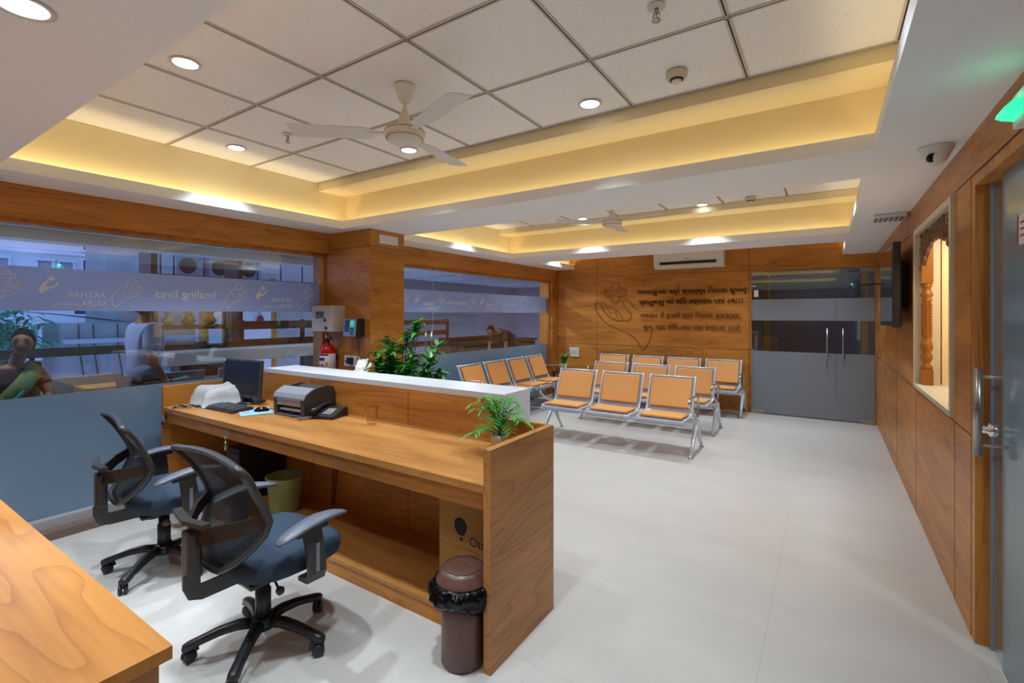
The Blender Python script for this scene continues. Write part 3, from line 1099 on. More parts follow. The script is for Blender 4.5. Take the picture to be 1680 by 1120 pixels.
# ================================================================ waiting benches
def make_bench(n):
    t = thing('waiting_bench', '', 'waiting bench', (0, 0, 0), 'silver and tan waiting benches')
    P = .59
    hw = n * P / 2
    m = MB(); m.box((-hw, -.02, .315), (hw, .05, .355), .006); m.box((-hw, -.24, .325), (hw, -.21, .345), .004); m.build('beam', 'silver', t)
    prof = [(-.34, .337), (-.362, .342), (-.372, .36), (-.362, .380), (-.335, .392), (-.28, .394), (-.10, .388), (-.03, .392), (.01, .42), (.035, .47), (.16, .765), (.172, .786), (.19, .792), (.2, .78)]
    for i in range(n):
        xc = -hw + P * (i + .5)
        m = MB()
        W = .258

        def f(u, v):
            q = v * (len(prof) - 1)
            k = min(int(q), len(prof) - 2)
            a, c = prof[k], prof[k + 1]
            r = q - k
            return (xc + (u - .5) * 2 * W, a[0] + (c[0] - a[0]) * r, a[1] + (c[1] - a[1]) * r)
        m.surf(f, 1, len(prof) - 1, thick=.012, smooth=False)
        for s in (-1, 1):
            m.tube([(xc + s * (W - .008), y, z) for y, z in prof[4:13]], .0125, 8)
        m.tube([(xc - W + .008, .172, .784), (xc + W - .008, .172, .784)], .013, 8)
        seat = m.build('seat', 'silver', t)
        m = MB()
        m.box((-.222, -.155, -.011), (.222, .155, .011), .009, M4=Matrix.Translation((xc, -.178, .412)) @ rotm(-1.2))
        m.build('seat_cushion', 'tan', seat)
        m = MB()
        m.box((-.222, -.016, -.165), (.222, .016, .165), .013, M4=Matrix.Translation((xc, .075, .617)) @ rotm(-22.9))
        m.build('back_cushion', 'tan', seat)
        for s in (-1, 1):
            m = MB(); m.box((xc + s * .18 - .02, -.2, .356), (xc + s * .18 + .02, .03, .375), .003); m.build('bracket', 'silver', seat)
    for s in (-1, 1):
        x = s * (hw + .0)
        m = MB()
        m.box((x - .022, -.03, .29), (x + .022, .07, .37), .012)
        for sy in (-1, 1):
            pts = [(x, .02 + sy * .015, .33), (x, .02 + sy * .07, .25), (x, .0 + sy * .17, .12), (x, sy * .262, .02)]
            m.sweep(pts, [(.020 * math.cos(a), .026 * math.sin(a)) for a in [2 * math.pi * k / 10 for k in range(10)]], up=(1, 0, 0), scales=[1.15, 1, .8, .62])
        leg = m.build('leg_frame', 'silver', t)
        for sy in (-1, 1):
            m = MB(); m.lathe([(0, 0), (.028, 0), (.03, .005), (.018, .012), (.009, .016), (.009, .03), (0, .03)], c=(x, sy * .266, 0), n=20); m.build('foot', 'chrome', leg)
        m = MB()
        ring = closed_curve([(.115, .60), (.0, .612), (-.20, .622), (-.29, .612), (-.315, .575), (-.295, .53), (-.2, .475), (-.06, .40), (.03, .345), (.055, .355), (.065, .42), (.095, .53)], 4)
        m.sweep([(x, y, z) for y, z in ring], [(.008 * math.cos(a), .014 * math.sin(a)) for a in [2 * math.pi * k / 8 for k in range(8)]], closed=True, up=(1, 0, 0))
        m.build('armrest', 'alu', t)
    return t


B3 = make_bench(3)
B3['label'] = 'three seat tan and silver waiting bench, front row nearest the counter'
b2 = copy_tree(B3)
b2['label'] = 'three seat tan and silver waiting bench, middle row behind the front one'
B4 = make_bench(4)
B4['label'] = 'four seat tan bench in the back row, in front of the wood wall with lettering'
b4b = copy_tree(B4)
b4b['label'] = 'four seat tan bench along the left glass wall, facing right'
place(B3, (-2.07, 5.44, 0))
place(b2, (-2.06, 6.535, 0))
place(B4, (-2.225, 7.845, 0))
place(b4b, (-4.03, 6.18, 0), 90)

# ================================================================ desk equipment
t = thing('computer_monitor', 'black flat computer monitor on the counter desk', 'monitor', (-3.9, 2.08, .785))
T = Matrix.Translation((-3.94, 2.04, .984)) @ rotm(-4, 0, 5)
m = MB(); m.box((-.245, -.012, -.15), (.245, .012, .15), .006, M4=T); m.box((-.16, .012, -.10), (.16, .04, .10), .012, M4=T); case = m.build('casing', 'dark_grey', t)
m = MB(); m.box((-.228, -.0135, -.125), (.228, -.0125, .135), M4=T); m.build('screen', 'screen', t)
m = MB(); m.box((-.238, -.0145, .128), (-.222, -.0135, .143), M4=T); m.build('sticker', 'paper', case)
m = MB(); m.box((-3.95, 2.055, .80), (-3.87, 2.085, .90), .006); m.lathe([(0, 0), (.11, 0), (.11, .01), (.05, .018), (0, .018)], c=(-3.9, 2.085, .785)); m.build('stand', 'black_pl', t)

t = thing('computer_keyboard', 'black computer keyboard in front of the monitor', 'keyboard', (-3.80, 1.84, .785))
T = Matrix.Translation((-3.80, 1.845, .785)) @ rotm(3, 0, 1)
m = MB(); m.box((-.235, -.082, .002), (.235, .082, .020), .005, M4=T); body = m.build('keyboard_body', 'black_pl', t)
m = MB()
for r in range(6):
    for c in range(21):
        if c in (14, 18) or (r == 0 and c % 5 == 4):
            continue
        m.box((-.222 + c * .0212, .055 - r * .0235, .020), (-.222 + c * .0212 + .0178, .055 - r * .0235 + .0185, .0265), .002, seg=1, M4=T)
m.build('keys', 'dark_grey', t, kind='stuff')

m = MB()
T = Matrix.Translation((-3.50, 1.905, .785)) @ rotm(0, 0, -22)
m.box((-.135, -.105, 0), (.135, .105, .0035), .001, M4=T)
t = m.build('mouse_pad', 'blue_pad')
tag(t, 'pale blue mouse pad with a pink print lying on the counter desk', 'mouse pad')
m = MB(); m.box((-.10, -.085, .0036), (.03, -.04, .0042), M4=T); m.build('print', 'pink', t)
t = thing('computer_mouse', 'small black computer mouse on the pale blue pad', 'mouse', (-3.47, 1.93, .789))
m = MB(); m.ball((0, 0, .0), .03, sc=(.95, 1.75, 1.05), M4=Matrix.Translation((-3.47, 1.935, .789)) @ rotm(0, 0, -35))
bmesh.ops.bisect_plane(m.bm, geom=m.bm.verts[:] + m.bm.edges[:] + m.bm.faces[:], plane_co=(0, 0, .7892), plane_no=(0, 0, -1), clear_outer=True)
m.build('mouse_body', 'black_gl', t)
m = MB(); m.tube([(-3.45, 1.98, .80), (-3.44, 2.04, .79), (-3.5, 2.1, .79), (-3.56, 2.15, .79)], .003, 6); m.build('cable', 'black_pl', t)

# laser printer
t = thing('laser_printer', 'dark grey laser printer with a rounded silver front', 'printer', (-3.15, 2.07, .785))
T = Matrix.Translation((-3.155, 2.075, .785)) @ rotm(0, 0, 4)
side = [(-.125, .0), (-.13, .04), (-.13, .125), (-.115, .155), (-.07, .182), (.0, .20), (.07, .205), (.115, .19), (.13, .15), (.13, 0)]
m = MB()
for x0, x1 in ((-.165, -.13), (.13, .165)):
    m.prism([(y, z) for y, z in side], 'yz', x0, x1, M4=T)
m.prism([(-.09, .0), (-.09, .135), (-.07, .15), (.0, .15), (.04, .175), (.07, .195), (.115, .19), (.13, .15), (.13, 0)], 'yz', -.13, .13, M4=T)
body = m.build('printer_body', 'dark_grey', t)
m = MB(); m.box((-.129, -.131, .075), (.129, -.09, .122), .006, M4=T); m.build('front_cover', 'steel', t)
m = MB()
m.prism([(-.135, .122), (-.135, .132), (-.118, .160), (-.07, .188), (-.045, .196), (-.045, .188), (-.09, .168), (-.12, .14), (-.12, .122)], 'yz', -.165, .165, M4=T)
m.build('top_lip', 'grey_pl', t)
m = MB(); m.box((-.129, -.131, .004), (.129, -.09, .012), .002, M4=T); m.box((-.10, -.125, .038), (.129, -.09, .046), .002, M4=T); m.build('paper_tray', 'lcd', t)
m = MB(); m.box((-.11, -.120, .0465), (.11, -.02, .050), M4=T); m.build('paper_sheets', 'paper', t)
m = MB(); m.box((-.10, -.05, .1515), (.10, .03, .153), M4=T @ rotm(0)); m.build('output_slot', 'black_gl', t)

# desk phone
t = thing('desk_telephone', 'black desk telephone with white keys beside the printer', 'telephone', (-2.88, 2.1, .785))
T = Matrix.Translation((-2.90, 2.095, .785)) @ rotm(0, 0, 18)
m = MB(); m.prism([(-.085, 0), (-.085, .02), (.03, .055), (.085, .06), (.085, 0)], 'yz', -.09, .09, M4=T); m.build('phone_base', 'black_pl', t)
m = MB()
m.sweep([(-.065, -.10, .05), (-.065, -.06, .06), (-.065, 0, .075), (-.065, .06, .08), (-.065, .10, .07)], [(-.02, -.012), (.02, -.012), (.022, .01), (0, .016), (-.022, .01)], up=(0, 0, 1), scales=[1.2, .8, .7, .8, 1.2], M4=T)
m.build('handset', 'black_pl', t)
m = MB()
for r in range(4):
    for c in range(3):
        y = -.06 + r * .02
        m.box((-.01 + c * .023, y, .031 + (y + .06) * .3), (.006 + c * .023, y + .012, .036 + (y + .066) * .3), .002, M4=T)
m.build('number_keys', 'white_pl', t)
m = MB()
co = [(-.07, -.11, .03)]
pts = []
for k in range(90):
    q = k / 89
    ax = Vector((-.075 - .04 * math.sin(q * 3.1), -.10 - .09 * math.sin(q * 3.14), .012))
    pts.append((ax.x + .007 * math.cos(k * 1.2), ax.y + .03 * q, ax.z + .006 * math.sin(k * 1.2)))
m.tube(pts, .0022, 5, M4=T)
m.build('coiled_cord', 'grey_pl', t)

t = thing('glass_tumbler', 'empty ribbed glass tumbler on the counter desk', 'tumbler', (-2.48, 2.11, .785))
m = MB()
m.lathe([(.030, .0), (.034, .02), (.046, .115), (.0445, .115), (.0325, .022), (.0, .014), (0, .0)], c=(-2.48, 2.11, .785), n=18, smooth=False)
m.build('tumbler_body', 'tumbler', t)

# towel over small box, left corner
def towel(u, v):
    a, c = u * 2 - 1, v * 2 - 1
    x = -4.095 + a * .165 + .018 * math.sin(c * 5 + 1)
    y = 1.955 + c * .19 + .022 * math.sin(a * 6)
    d = max(abs(a), abs(c))
    z = .785 + .004 + (.135 + .010 * math.sin(a * 4.3 + 2) + .007 * math.sin(c * 6 + a * 3)) * (1 - d ** 6) ** .7 + .010 * math.sin(a * 13 + c * 9) * (1 - d)
    return (x, y, max(z, .788))
m = MB(); m.surf(towel, 26, 26, thick=.003)
t = m.build('white_towel', 'towel')
tag(t, 'crumpled white cloth heaped in the left corner of the counter desk', 'cloth')
t = thing('twisted_cable', 'twisted black and grey cable hanging over the left desk edge', 'cable', (-4.16, 1.7, .785))
for k, mt in ((0, 'black_pl'), (1, 'grey_pl')):
    m = MB()
    base = open_curve([(0, 0), (.12, .01), (.24, .0), (.33, -.06), (.36, -.14)], 10)
    pts = []
    for i, (s, dz) in enumerate(base):
        ph = i * .8 + k * math.pi
        q = i / (len(base) - 1)
        pts.append((-3.98 - s * .62 + .006 * math.cos(ph), 1.78 - s * .55 + .0 + .006 * math.sin(ph), .80 + (dz if s > .25 else 0) + .005 * math.sin(ph)))
    m.tube(pts, .007, 7)
    m.build('strand', mt, t)

# small socket box behind the monitor, adapters
m = MB(); m.box((-4.02, 2.12, .785), (-3.95, 2.19, .90), .004)
t = m.build('small_white_box', 'white_pl'); tag(t, 'small white box standing behind the monitor', 'box')

# keys
for x, lab, kr in ((-3.295, 'keyring with a heart shaped fob hanging from the drawer lock', True), (-2.698, 'single small key in the drawer lock', False)):
    t = thing('drawer_key' if not kr else 'keyring', lab, 'key', (x, 1.62, .70))
    m = MB(); m.box((x - .009, 1.612, .712), (x + .009, 1.614, .732), .0005); m.box((x - .0015, 1.612, .715), (x + .0015, 1.631, .729)); m.box((x - .004, 1.612, .695), (x + .004, 1.614, .712)); m.build('key', 'chrome', t)
    if kr:
        m = MB(); m.tube([(x - .03 + .017 * math.cos(a), 1.613, .705 + .017 * math.sin(a)) for a in [2 * math.pi * k / 16 for k in range(16)]], .0014, 6, closed=True)
        for k in range(5):
            m.ball((x - .034, 1.613, .683 - k * .011), .0045, u=8, v=6)
        m.build('ring_and_chain', 'chrome', t)
        m = MB(); m.prism([(x - .034 + .02 * a, .615 + .024 * c) for a, c in ((0, -1), (.7, -.5), (1, .2), (.8, .75), (.4, .85), (0, .55), (-.4, .85), (-.8, .75), (-1, .2), (-.7, -.5))], 'xz', 1.611, 1.615)
        m.prism([(x - .034 + .012 * math.cos(a), .608 + .012 * math.sin(a)) for a in [2 * math.pi * k / 12 for k in range(12)]], 'xz', 1.6095, 1.611, mi=1)
        m.build('heart_fob', ['leaf', 'orange'], t)

# knee space things
t = thing('computer_tower', 'black computer case in the dark knee space of the counter', 'computer', (-3.72, 2.0, .10))
m = MB(); m.box((-3.80, 1.85, .101), (-3.62, 2.2, .50), .008); m.build('case', 'black_pl', t)
m = MB(); m.box((-3.79, 1.846, .36), (-3.63, 1.85, .40), .002); m.box((-3.79, 1.846, .42), (-3.63, 1.85, .46), .002); m.build('drive_bay', 'dark_grey', t)
t = thing('backup_power_unit', 'low black battery unit left of the computer case', 'power unit', (-4.0, 2.0, .10))
m = MB(); m.box((-4.10, 1.88, .101), (-3.90, 2.18, .29), .012); m.build('case', 'black_pl', t)
m = MB(); m.box((-4.04, 1.876, .22), (-3.96, 1.88, .26), .003); m.build('front_grille', 'dark_grey', t)
t = thing('wall_socket', 'cream socket board under the desk top in the knee space', 'socket', (-3.95, 2.215, .5))
m = MB(); m.box((-4.05, 2.212, .44), (-3.83, 2.229, .56), .004); m.build('plate', 'cream_pl', t)
m = MB(); m.box((-4.02, 2.209, .47), (-3.99, 2.212, .53), .001); m.box((-3.89, 2.209, .47), (-3.86, 2.212, .53), .001); m.build('switch', 'white_pl', t)
m = MB(); m.box((-4.21, 2.20, .56), (-4.18, 2.229, .745), .003)
t = m.build('cable_duct', 'cream_pl'); tag(t, 'short cream cable duct on the back of the knee space', 'cable duct')
m = MB()
m.tube([(-3.0, 2.21, .74), (-2.99, 2.19, .55), (-2.96, 2.2, .35), (-2.98, 2.19, .12)], .005, 6)
m.tube([(-2.93, 2.21, .74), (-2.96, 2.17, .5), (-3.0, 2.2, .3), (-3.0, 2.19, .12)], .005, 6)
t = m.build('black_cable', 'black_pl'); tag(t, 'pair of thin black cables hanging behind the pale green bin', 'cable')

t = thing('green_bin', 'pale green plastic waste bin on the counter bottom shelf', 'bin', (-3.25, 1.99, .101))
m = MB(); m.lathe([(0, 0), (.095, 0), (.098, .01), (.118, .232), (.126, .234), (.128, .245), (.122, .248), (.114, .238), (.092, .012), (0, .010)], c=(-3.25, 1.98, .101), n=40)
m.build('bin_body', 'pale_green', t)

# brown pedal bin with liner
from mathutils import noise as mn
c0 = (-1.322, 1.625)
t = thing('brown_bin', 'dark brown lidded bin with a black liner against the counter end', 'bin', (c0[0], c0[1], 0))
m = MB(); m.lathe([(0, 0), (.088, 0), (.094, .012), (.094, .20), (.098, .36), (0, .36)], c=(*c0, 0), n=40)
m.build('bin_body', 'bin_brown', t)
m = MB(); m.lathe([(.112, .350), (.117, .355), (.117, .362), (.110, .370), (.100, .395), (.086, .408), (.05, .414), (0, .415)], c=(*c0, 0), n=40)
lid = m.build('bin_lid', 'bin_brown', t)
m = MB(); m.tube([(c0[0] + .083 * math.cos(a), c0[1] + .083 * math.sin(a) * .97, .4095) for a in [2 * math.pi * k / 40 for k in range(40)]], .0012, 5, closed=True); m.ball((c0[0] + .01, c0[1], .414), .006, sc=(1, 1, .5)); m.build('flap_seam', 'ink', lid)
m = MB()
def liner(u, v):
    a = 2 * math.pi * u
    nz = mn.noise(Vector((math.cos(a) * 4, math.sin(a) * 4, v * 2.0)))
    n2 = mn.noise(Vector((math.cos(a) * 11, math.sin(a) * 11, v * 5 + 3)))
    hang = .115 + .02 * math.sin(a * 2 + 1)
    r = .114 + (.036 + .022 * nz + .012 * n2) * math.sin(min(1, v * 1.02) * math.pi) ** .5 - .013 * v
    return (c0[0] + r * math.cos(a), c0[1] + r * math.sin(a), .362 - hang * v + .010 * n2 * v)
m.surf(liner, 130, 16, thick=.001)
m.build('bin_liner', 'bag', t)

# carton with balloon mark
for z0, z1, lab, up in ((.101, .334, 'lower plain cardboard carton under the desk, behind the brown bin', False), (.336, .60, 'upper cardboard carton printed with a black balloon shape', True)):
    t = thing('cardboard_carton', lab, 'carton', (-1.44, 2.0, z0), 'cartons under the counter')
    m = MB(); m.box((-1.67, 1.86, z0), (-1.215, 2.16, z1), .003); m.build('carton_body', 'card', t)
    if up:
        m = MB()
        m.prism([(-1.528 + x * .04, .440 + y * .045) for x, y in ((-.35, -.95), (.45, -.95), (.9, -.35), (1.0, .3), (.5, .9), (-.3, 1), (-.95, .6), (-1, -.1), (-.75, -.6))], 'xz', 1.8585, 1.86)
        m.prism([(-1.524 + .010 * math.cos(a), .378 + .009 * math.sin(a)) for a in [2 * math.pi * k / 10 for k in range(10)]], 'xz', 1.8585, 1.86)
        m.build('balloon_print', 'ink', t)
        m = MB(); m.text('Ots', Matrix.Translation((-1.425, 1.86, .382)) @ rotm(90), height=.045, depth=.001); m.build('carton_lettering', 'ink', t)
    else:
        m = MB()
        for a, c in (((-1.58, .25), (-1.40, .252)), ((-1.58, .15), (-1.40, .152)), ((-1.58, .15), (-1.577, .252))):
            m.box((a[0], 1.8588, a[1]), (c[0], 1.86, c[1]))
        m.build('label_outline', 'ink', t)

# ================================================================ plants
def leafmesh(mb, p, d, L, w, bend=.3, mi=0, up=(0, 0, 1)):
    d = Vector(d).normalized()
    side = d.cross(Vector(up))
    if side.length < .05:
        side = Vector((1, 0, 0))
    side.normalize()
    n = side.cross(d).normalized()
    b = bmesh.new()
    rows = []
    for q, ww in ((0, .12), (.25, .8), (.5, 1), (.78, .6), (1, .02)):
        c = Vector(p) + d * (L * q) - Vector((0, 0, 1)) * (bend * L * q * q)
        rows.append([b.verts.new(c - side * w * ww + n * w * .25 * ww), b.verts.new(c), b.verts.new(c + side * w * ww + n * w * .25 * ww)])
    for A, B in zip(rows, rows[1:]):
        for k in (0, 1):
            b.faces.new((A[k], A[k + 1], B[k + 1], B[k]))
    mb.merge(b, mi, None, True)


t = thing('artificial_tree', 'bushy green artificial plant standing behind the white counter top', 'plant', (-3.0, 2.85, 0))
m = MB(); m.lathe([(0, 0), (.13, 0), (.17, .3), (.18, .32), (.165, .32), (.15, .29), (0, .29)], c=(-3.0, 2.85, 0)); m.build('pot', 'white_pl', t)
rs = random.Random(3)
st, lf = MB(), MB()
tips = [(-2.78, 2.84, 1.44), (-2.72, 2.8, 1.40), (-3.12, 2.82, 1.30), (-3.05, 2.8, 1.26), (-2.62, 2.9, 1.25), (-2.9, 2.8, 1.25), (-3.2, 2.85, 1.08), (-2.95, 2.75, 1.15), (-2.55, 2.85, 1.05), (-2.75, 2.75, 1.18), (-3.0, 2.95, 1.1), (-2.8, 2.95, 1.02), (-2.62, 2.75, .98), (-2.87, 2.72, .98), (-3.05, 2.72, 1.02), (-2.48, 2.86, .96), (-2.85, 2.8, 1.32), (-3.15, 2.75, 1.18), (-2.7, 2.7, 1.12), (-2.95, 2.7, 1.22), (-2.58, 2.78, 1.16), (-2.8, 2.66, 1.05), (-3.0, 2.66, 1.08), (-2.66, 2.66, 1.0)]
for tx, ty, tz in tips:
    base = (-2.98 + rs.uniform(-.03, .03), 2.85 + rs.uniform(-.03, .03), .3)
    mid = ((base[0] + tx) / 2 - .04, (base[1] + ty) / 2, (base[2] + tz) / 2 + .06)
    c = [base, mid, (tx * .7 + mid[0] * .3, ty * .7 + mid[1] * .3, tz * .72 + mid[2] * .28), (tx, ty, tz)]
    st.tube(c, [.008, .006, .004, .003], 6)
    nl = 70 if tz < 1.24 else 24
    for k in range(nl):
        q = rs.uniform(.0, 1)
        L0 = .22 if tz < 1.24 else .09
        p = (tx - (tx - mid[0]) * q * .35, ty, tz - L0 * q)
        a = rs.uniform(0, 6.28)
        leafmesh(lf, p, (math.cos(a), math.sin(a), rs.uniform(-.1, .9)), rs.uniform(.08, .13), rs.uniform(.014, .022), rs.uniform(0, .5))
st.build('stems', 'stem', t)
lf.build('foliage', 'leaf', t)
m = MB()
for k in range(7):
    a = R(20 + k * 51)
    leafmesh(m, (-3.20, 2.66, 1.055), (math.cos(a), -.35 + .3 * math.sin(a), math.sin(a) * .45 + .1), .10, .05, .05, up=(0, -.8, 1))
m.ball((-3.20, 2.645, 1.06), .016)
m.build('white_flower', 'flower', t, label='large white artificial flower')
m = MB()
leafmesh(m, (-3.2, 2.68, .98), (-.7, -.2, .7), .14, .03, .3); leafmesh(m, (-3.2, 2.68, .97), (-.95, -.1, .1), .13, .028, .2)
m.build('broad_leaf', 'leaf2', t)

t = thing('potted_fern', 'small artificial fern in a white pot in the corner of the counter end', 'plant', (-1.40, 2.02, .785))
m = MB(); m.lathe([(0, 0), (.035, 0), (.045, .09), (.047, .10), (.04, .10), (.037, .085), (0, .08)], c=(-1.40, 2.02, .785)); m.build('pot', 'white_pl', t)
lf = MB()
fr = [((-.16, -.04), .21), ((.02, -.02), .24), ((-.05, .03), .2), ((.13, .0), .2), ((-.14, .05), .13), ((.12, -.08), .12), ((-.16, -.1), .06), ((.04, -.12), .15), ((-.05, -.14), .1), ((.15, .06), .13), ((.06, .07), .22), ((-.08, -.06), .19), ((-.12, .0), .24), ((.09, -.03), .26), ((-.02, -.06), .23), ((.14, -.04), .17), ((-.19, .02), .17), ((.0, .08), .16), ((-.09, .05), .23)]
for (dx, dy), h in fr:
    p0 = Vector((-1.40, 2.02, .87))
    p3 = p0 + Vector((dx, dy, h - .06))
    p1 = p0 + Vector((dx * .2, dy * .2, h * .6))
    p2 = p0 + Vector((dx * .6, dy * .6, h * .98))
    cur = [(p0 * (1 - q) ** 3 + p1 * 3 * q * (1 - q) ** 2 + p2 * 3 * q * q * (1 - q) + p3 * q ** 3) for q in [i / 22 for i in range(23)]]
    lf.tube(cur, .0016, 5)
    for i in range(4, 23, 2):
        d = (cur[i] - cur[i - 1]).normalized()
        s = d.cross(Vector((0, 0, 1))).normalized()
        for sg in (-1, 1):
            L = .062 * (1 - abs(i / 22 - .55))
            leafmesh(lf, cur[i], d * .75 + s * sg * 1.2, L * 1.15, .0055, .1)
lf.build('fronds', 'leaf2', t)

t = thing('corner_table', 'small dark side table in the back left corner', 'side table', (-3.93, 7.75, 0))
m = MB(); m.box((-4.12, 7.56, .46), (-3.70, 7.98, .48), .004); m.build('table_top', 'dark_wood', t)
for x in (-4.09, -3.73):
    for y in (7.59, 7.95):
        m = MB(); m.box((x - .015, y - .015, 0), (x + .015, y + .015, .459), .003); m.build('leg', 'dark_wood', t)
t = thing('table_plant', 'little green plant in a pale green pot on the corner table', 'plant', (-3.95, 7.74, .48))
m = MB(); m.lathe([(0, 0), (.05, 0), (.085, .06), (.09, .12), (.08, .13), (.07, .11), (0, .10)], c=(-3.95, 7.72, .481)); m.build('pot', 'pale_green', t)
lf = MB()
for k in range(34):
    a = k * 2.4
    leafmesh(lf, (-3.95, 7.72, .60 + (k % 5) * .02), (math.cos(a) * .6, math.sin(a) * .6, rs.uniform(.5, 1.5)), rs.uniform(.13, .27), .024, rs.uniform(.1, .5))
lf.build('foliage', 'leaf', t)
t = thing('switch_plate', 'white switch plate on the wood wall above the corner table', 'switch plate', (-3.94, 8.125, .79))
m = MB(); m.box((-4.04, 8.116, .705), (-3.846, 8.129, .88), .003); m.build('plate', 'white_pl', t)
m = MB()
for k in range(4):
    m.box((-4.02 + k * .042, 8.113, .76), (-3.985 + k * .042, 8.116, .83), .001)
m.build('switches', 'cream_pl', t)

# ================================================================ column fittings
YC = 3.124
t = thing('fire_alarm_panel', 'cream metal fire alarm panel on the wood column', 'alarm panel', (-4.24, 3.05, 1.32))
m = MB(); m.box((-4.41, 2.985, 1.325), (-4.065, YC, 1.585), .004); body = m.build('cabinet', 'cream_pl', t)
m = MB(); m.box((-4.408, 2.980, 1.328), (-4.085, 2.9845, 1.582), .002); m.build('cabinet_door', 'cream_pl', t)
m = MB(); m.box((-4.35, 2.9785, 1.455), (-4.21, 2.98, 1.53), mi=0)
m.box((-4.335, 2.978, 1.50), (-4.285, 2.9785, 1.515), mi=1)
for z in (1.520, 1.508, 1.496, 1.484):
    m.box((-4.275, 2.978, z - .003), (-4.22, 2.9785, z + .003), mi=1)
m.box((-4.34, 2.978, 1.465), (-4.30, 2.9785, 1.472), mi=1)
m.box((-4.22 + .02, 2.9785, 1.345), (-4.155, 2.98, 1.375), mi=2)
m.build('display_panel', ['lcd', 'ink', 'dark_grey'], t)
m = MB(); m.lathe([(0, 0), (.011, 0), (.011, .012), (0, .014)], n=16, M4=Matrix.Translation((-4.19, 2.98, 1.435)) @ rotm(90)); m.box((-4.20, 2.966, 1.45), (-4.175, 2.98, 1.456)); m.build('lock', 'ink', t)

t = thing('fingerprint_reader', 'small silver fingerprint attendance reader beside the alarm panel', 'fingerprint reader', (-3.86, 3.1, 1.30))
sh = Matrix.Translation((-3.86, 3.06, 1.37))
m = MB(); m.prism([(.06, -.085), (-.045, -.085), (-.03, .08), (.06, .085)], 'yz', -.085, .085, M4=sh); m.build('reader_body', 'black_pl', t)
sh2 = sh @ Matrix.Translation((0, -.040, 0)) @ rotm(-5.2)
m = MB(); m.box((-.09, -.004, -.088), (.09, .002, .085), .003, M4=sh2); m.build('face_plate', 'steel', t)
m = MB(); m.box((-.078, -.0055, -.045), (-.01, -.004, .075), M4=sh2); m.build('screen', 'black_gl', t)
m = MB(); m.box((.005, -.0055, .01), (.06, -.004, .07), .0005, M4=sh2); m.build('finger_sensor', 'scr_teal', t, label='lit teal finger sensor')
m = MB()
for r in range(4):
    for c in range(3):
        m.box((.006 + c * .019, -.0055, -.068 + r * .017), (.021 + c * .019, -.004, -.056 + r * .017), M4=sh2)
m.build('keypad', 'dark_grey', t)
m = MB()
m.tube([(-3.87, 3.11, 1.29), (-3.865, 3.118, 1.22), (-3.85, 3.118, 1.15), (-3.845, 3.11, 1.09), (-3.86, 3.09, 1.045)], .0035, 6)
m.build('power_cable', 'dark_grey', t)

t = thing('column_socket', 'white switch and socket plate low on the wood column', 'socket', (-3.95, 3.12, .98))
m = MB(); m.box((-4.07, 3.112, .978), (-3.835, YC, 1.085), .003); m.build('plate', 'white_pl', t)
m = MB(); m.box((-3.985, 3.07, 1.005), (-3.925, 3.112, 1.07), .006); m.build('adapter_plug', 'black_pl', t)
m = MB(); m.box((-4.04, 3.10, 1.02), (-3.995, 3.112, 1.035), .002); m.build('small_plug', 'black_pl', t)
m = MB(); m.tube([(-4.13, 3.121, 1.325), (-4.13, 3.121, 1.2), (-4.12, 3.121, 1.1), (-4.125, 3.121, .98)], .003, 6)
t = m.build('thin_cable', 'cream_pl'); tag(t, 'thin pale cable running down the column from the alarm panel', 'cable')

t = thing('fire_extinguisher', 'red fire extinguisher with a printed label hung on the wood column', 'fire extinguisher', (-4.22, 3.03, .75))
c = (-4.215, 3.025, .74)
m = MB(); m.lathe([(0, 0), (.07, 0), (.078, .012), (.078, .385), (.07, .42), (.048, .448), (.024, .46), (.024, .475), (0, .475)], c=c, n=32); m.build('cylinder', 'red', t)
m = MB(); m.lathe([(.0788, .0), (.0788, .20)], c=(c[0], c[1], c[2] + .165), n=32)
lab = m.build('printed_label', 'label', t)
m = MB()
for z0, z1, a0, a1, mi in ((.345, .362, -150, -30, 0), (.30, .325, -125, -55, 0), (.29, .298, -125, -55, 1), (.24, .28, -145, -128, 1), (.24, .28, -52, -35, 1), (.235, .262, -112, -100, 0), (.235, .262, -95, -84, 1), (.235, .262, -78, -66, 0), (.19, .215, -140, -40, 1)):
    def f(u, v):
        a = R(a0 + (a1 - a0) * u)
        return (c[0] + .0795 * math.cos(a), c[1] + .0795 * math.sin(a), c[2] + z0 + (z1 - z0) * v)
    m.surf(f, 8, 1, mi=mi)
m.build('label_print', ['purple', 'orange'], lab)
m = MB()
m.lathe([(0, .475), (.018, .475), (.018, .51), (.012, .52), (0, .52)], c=c, n=20)
m.sweep([(c[0] - .0, c[1], c[2] + .505), (c[0] + .05, c[1], c[2] + .525), (c[0] + .075, c[1], c[2] + .50)], [(-.007, -.003), (.007, -.003), (.007, .003), (-.007, .003)], up=(0, 1, 0))
m.build('valve', 'black_pl', t)
m = MB(); m.lathe([(0, 0), (.02, 0), (.022, .006), (.02, .012), (0, .012)], n=20, M4=Matrix.Translation((c[0] + .05, c[1] - .01, c[2] + .525)) @ rotm(75)); m.build('pressure_gauge', 'dark_grey', t)
m = MB(); m.tube([(c[0] + .0, c[1] - .01, c[2] + .52), (c[0] - .012, c[1] - .02, c[2] + .56), (c[0] - .03, c[1] - .02, c[2] + .575)], .004, 6); m.ball((c[0], c[1] - .015, c[2] + .53), .014); m.build('safety_pin', 'yellow', t)
m = MB(); m.box((c[0] - .03, c[1] + .07, c[2] + .3), (c[0] + .03, YC, c[2] + .34), .003); m.build('wall_hook', 'black_pl', t)

m = MB(); m.box((-3.695, 3.235, 2.198), (-3.688, 3.48, 2.288), .003)
t = m.build('blank_plate', 'white_pl'); tag(t, 'white blank cover plate near the top of the wood column', 'cover plate')

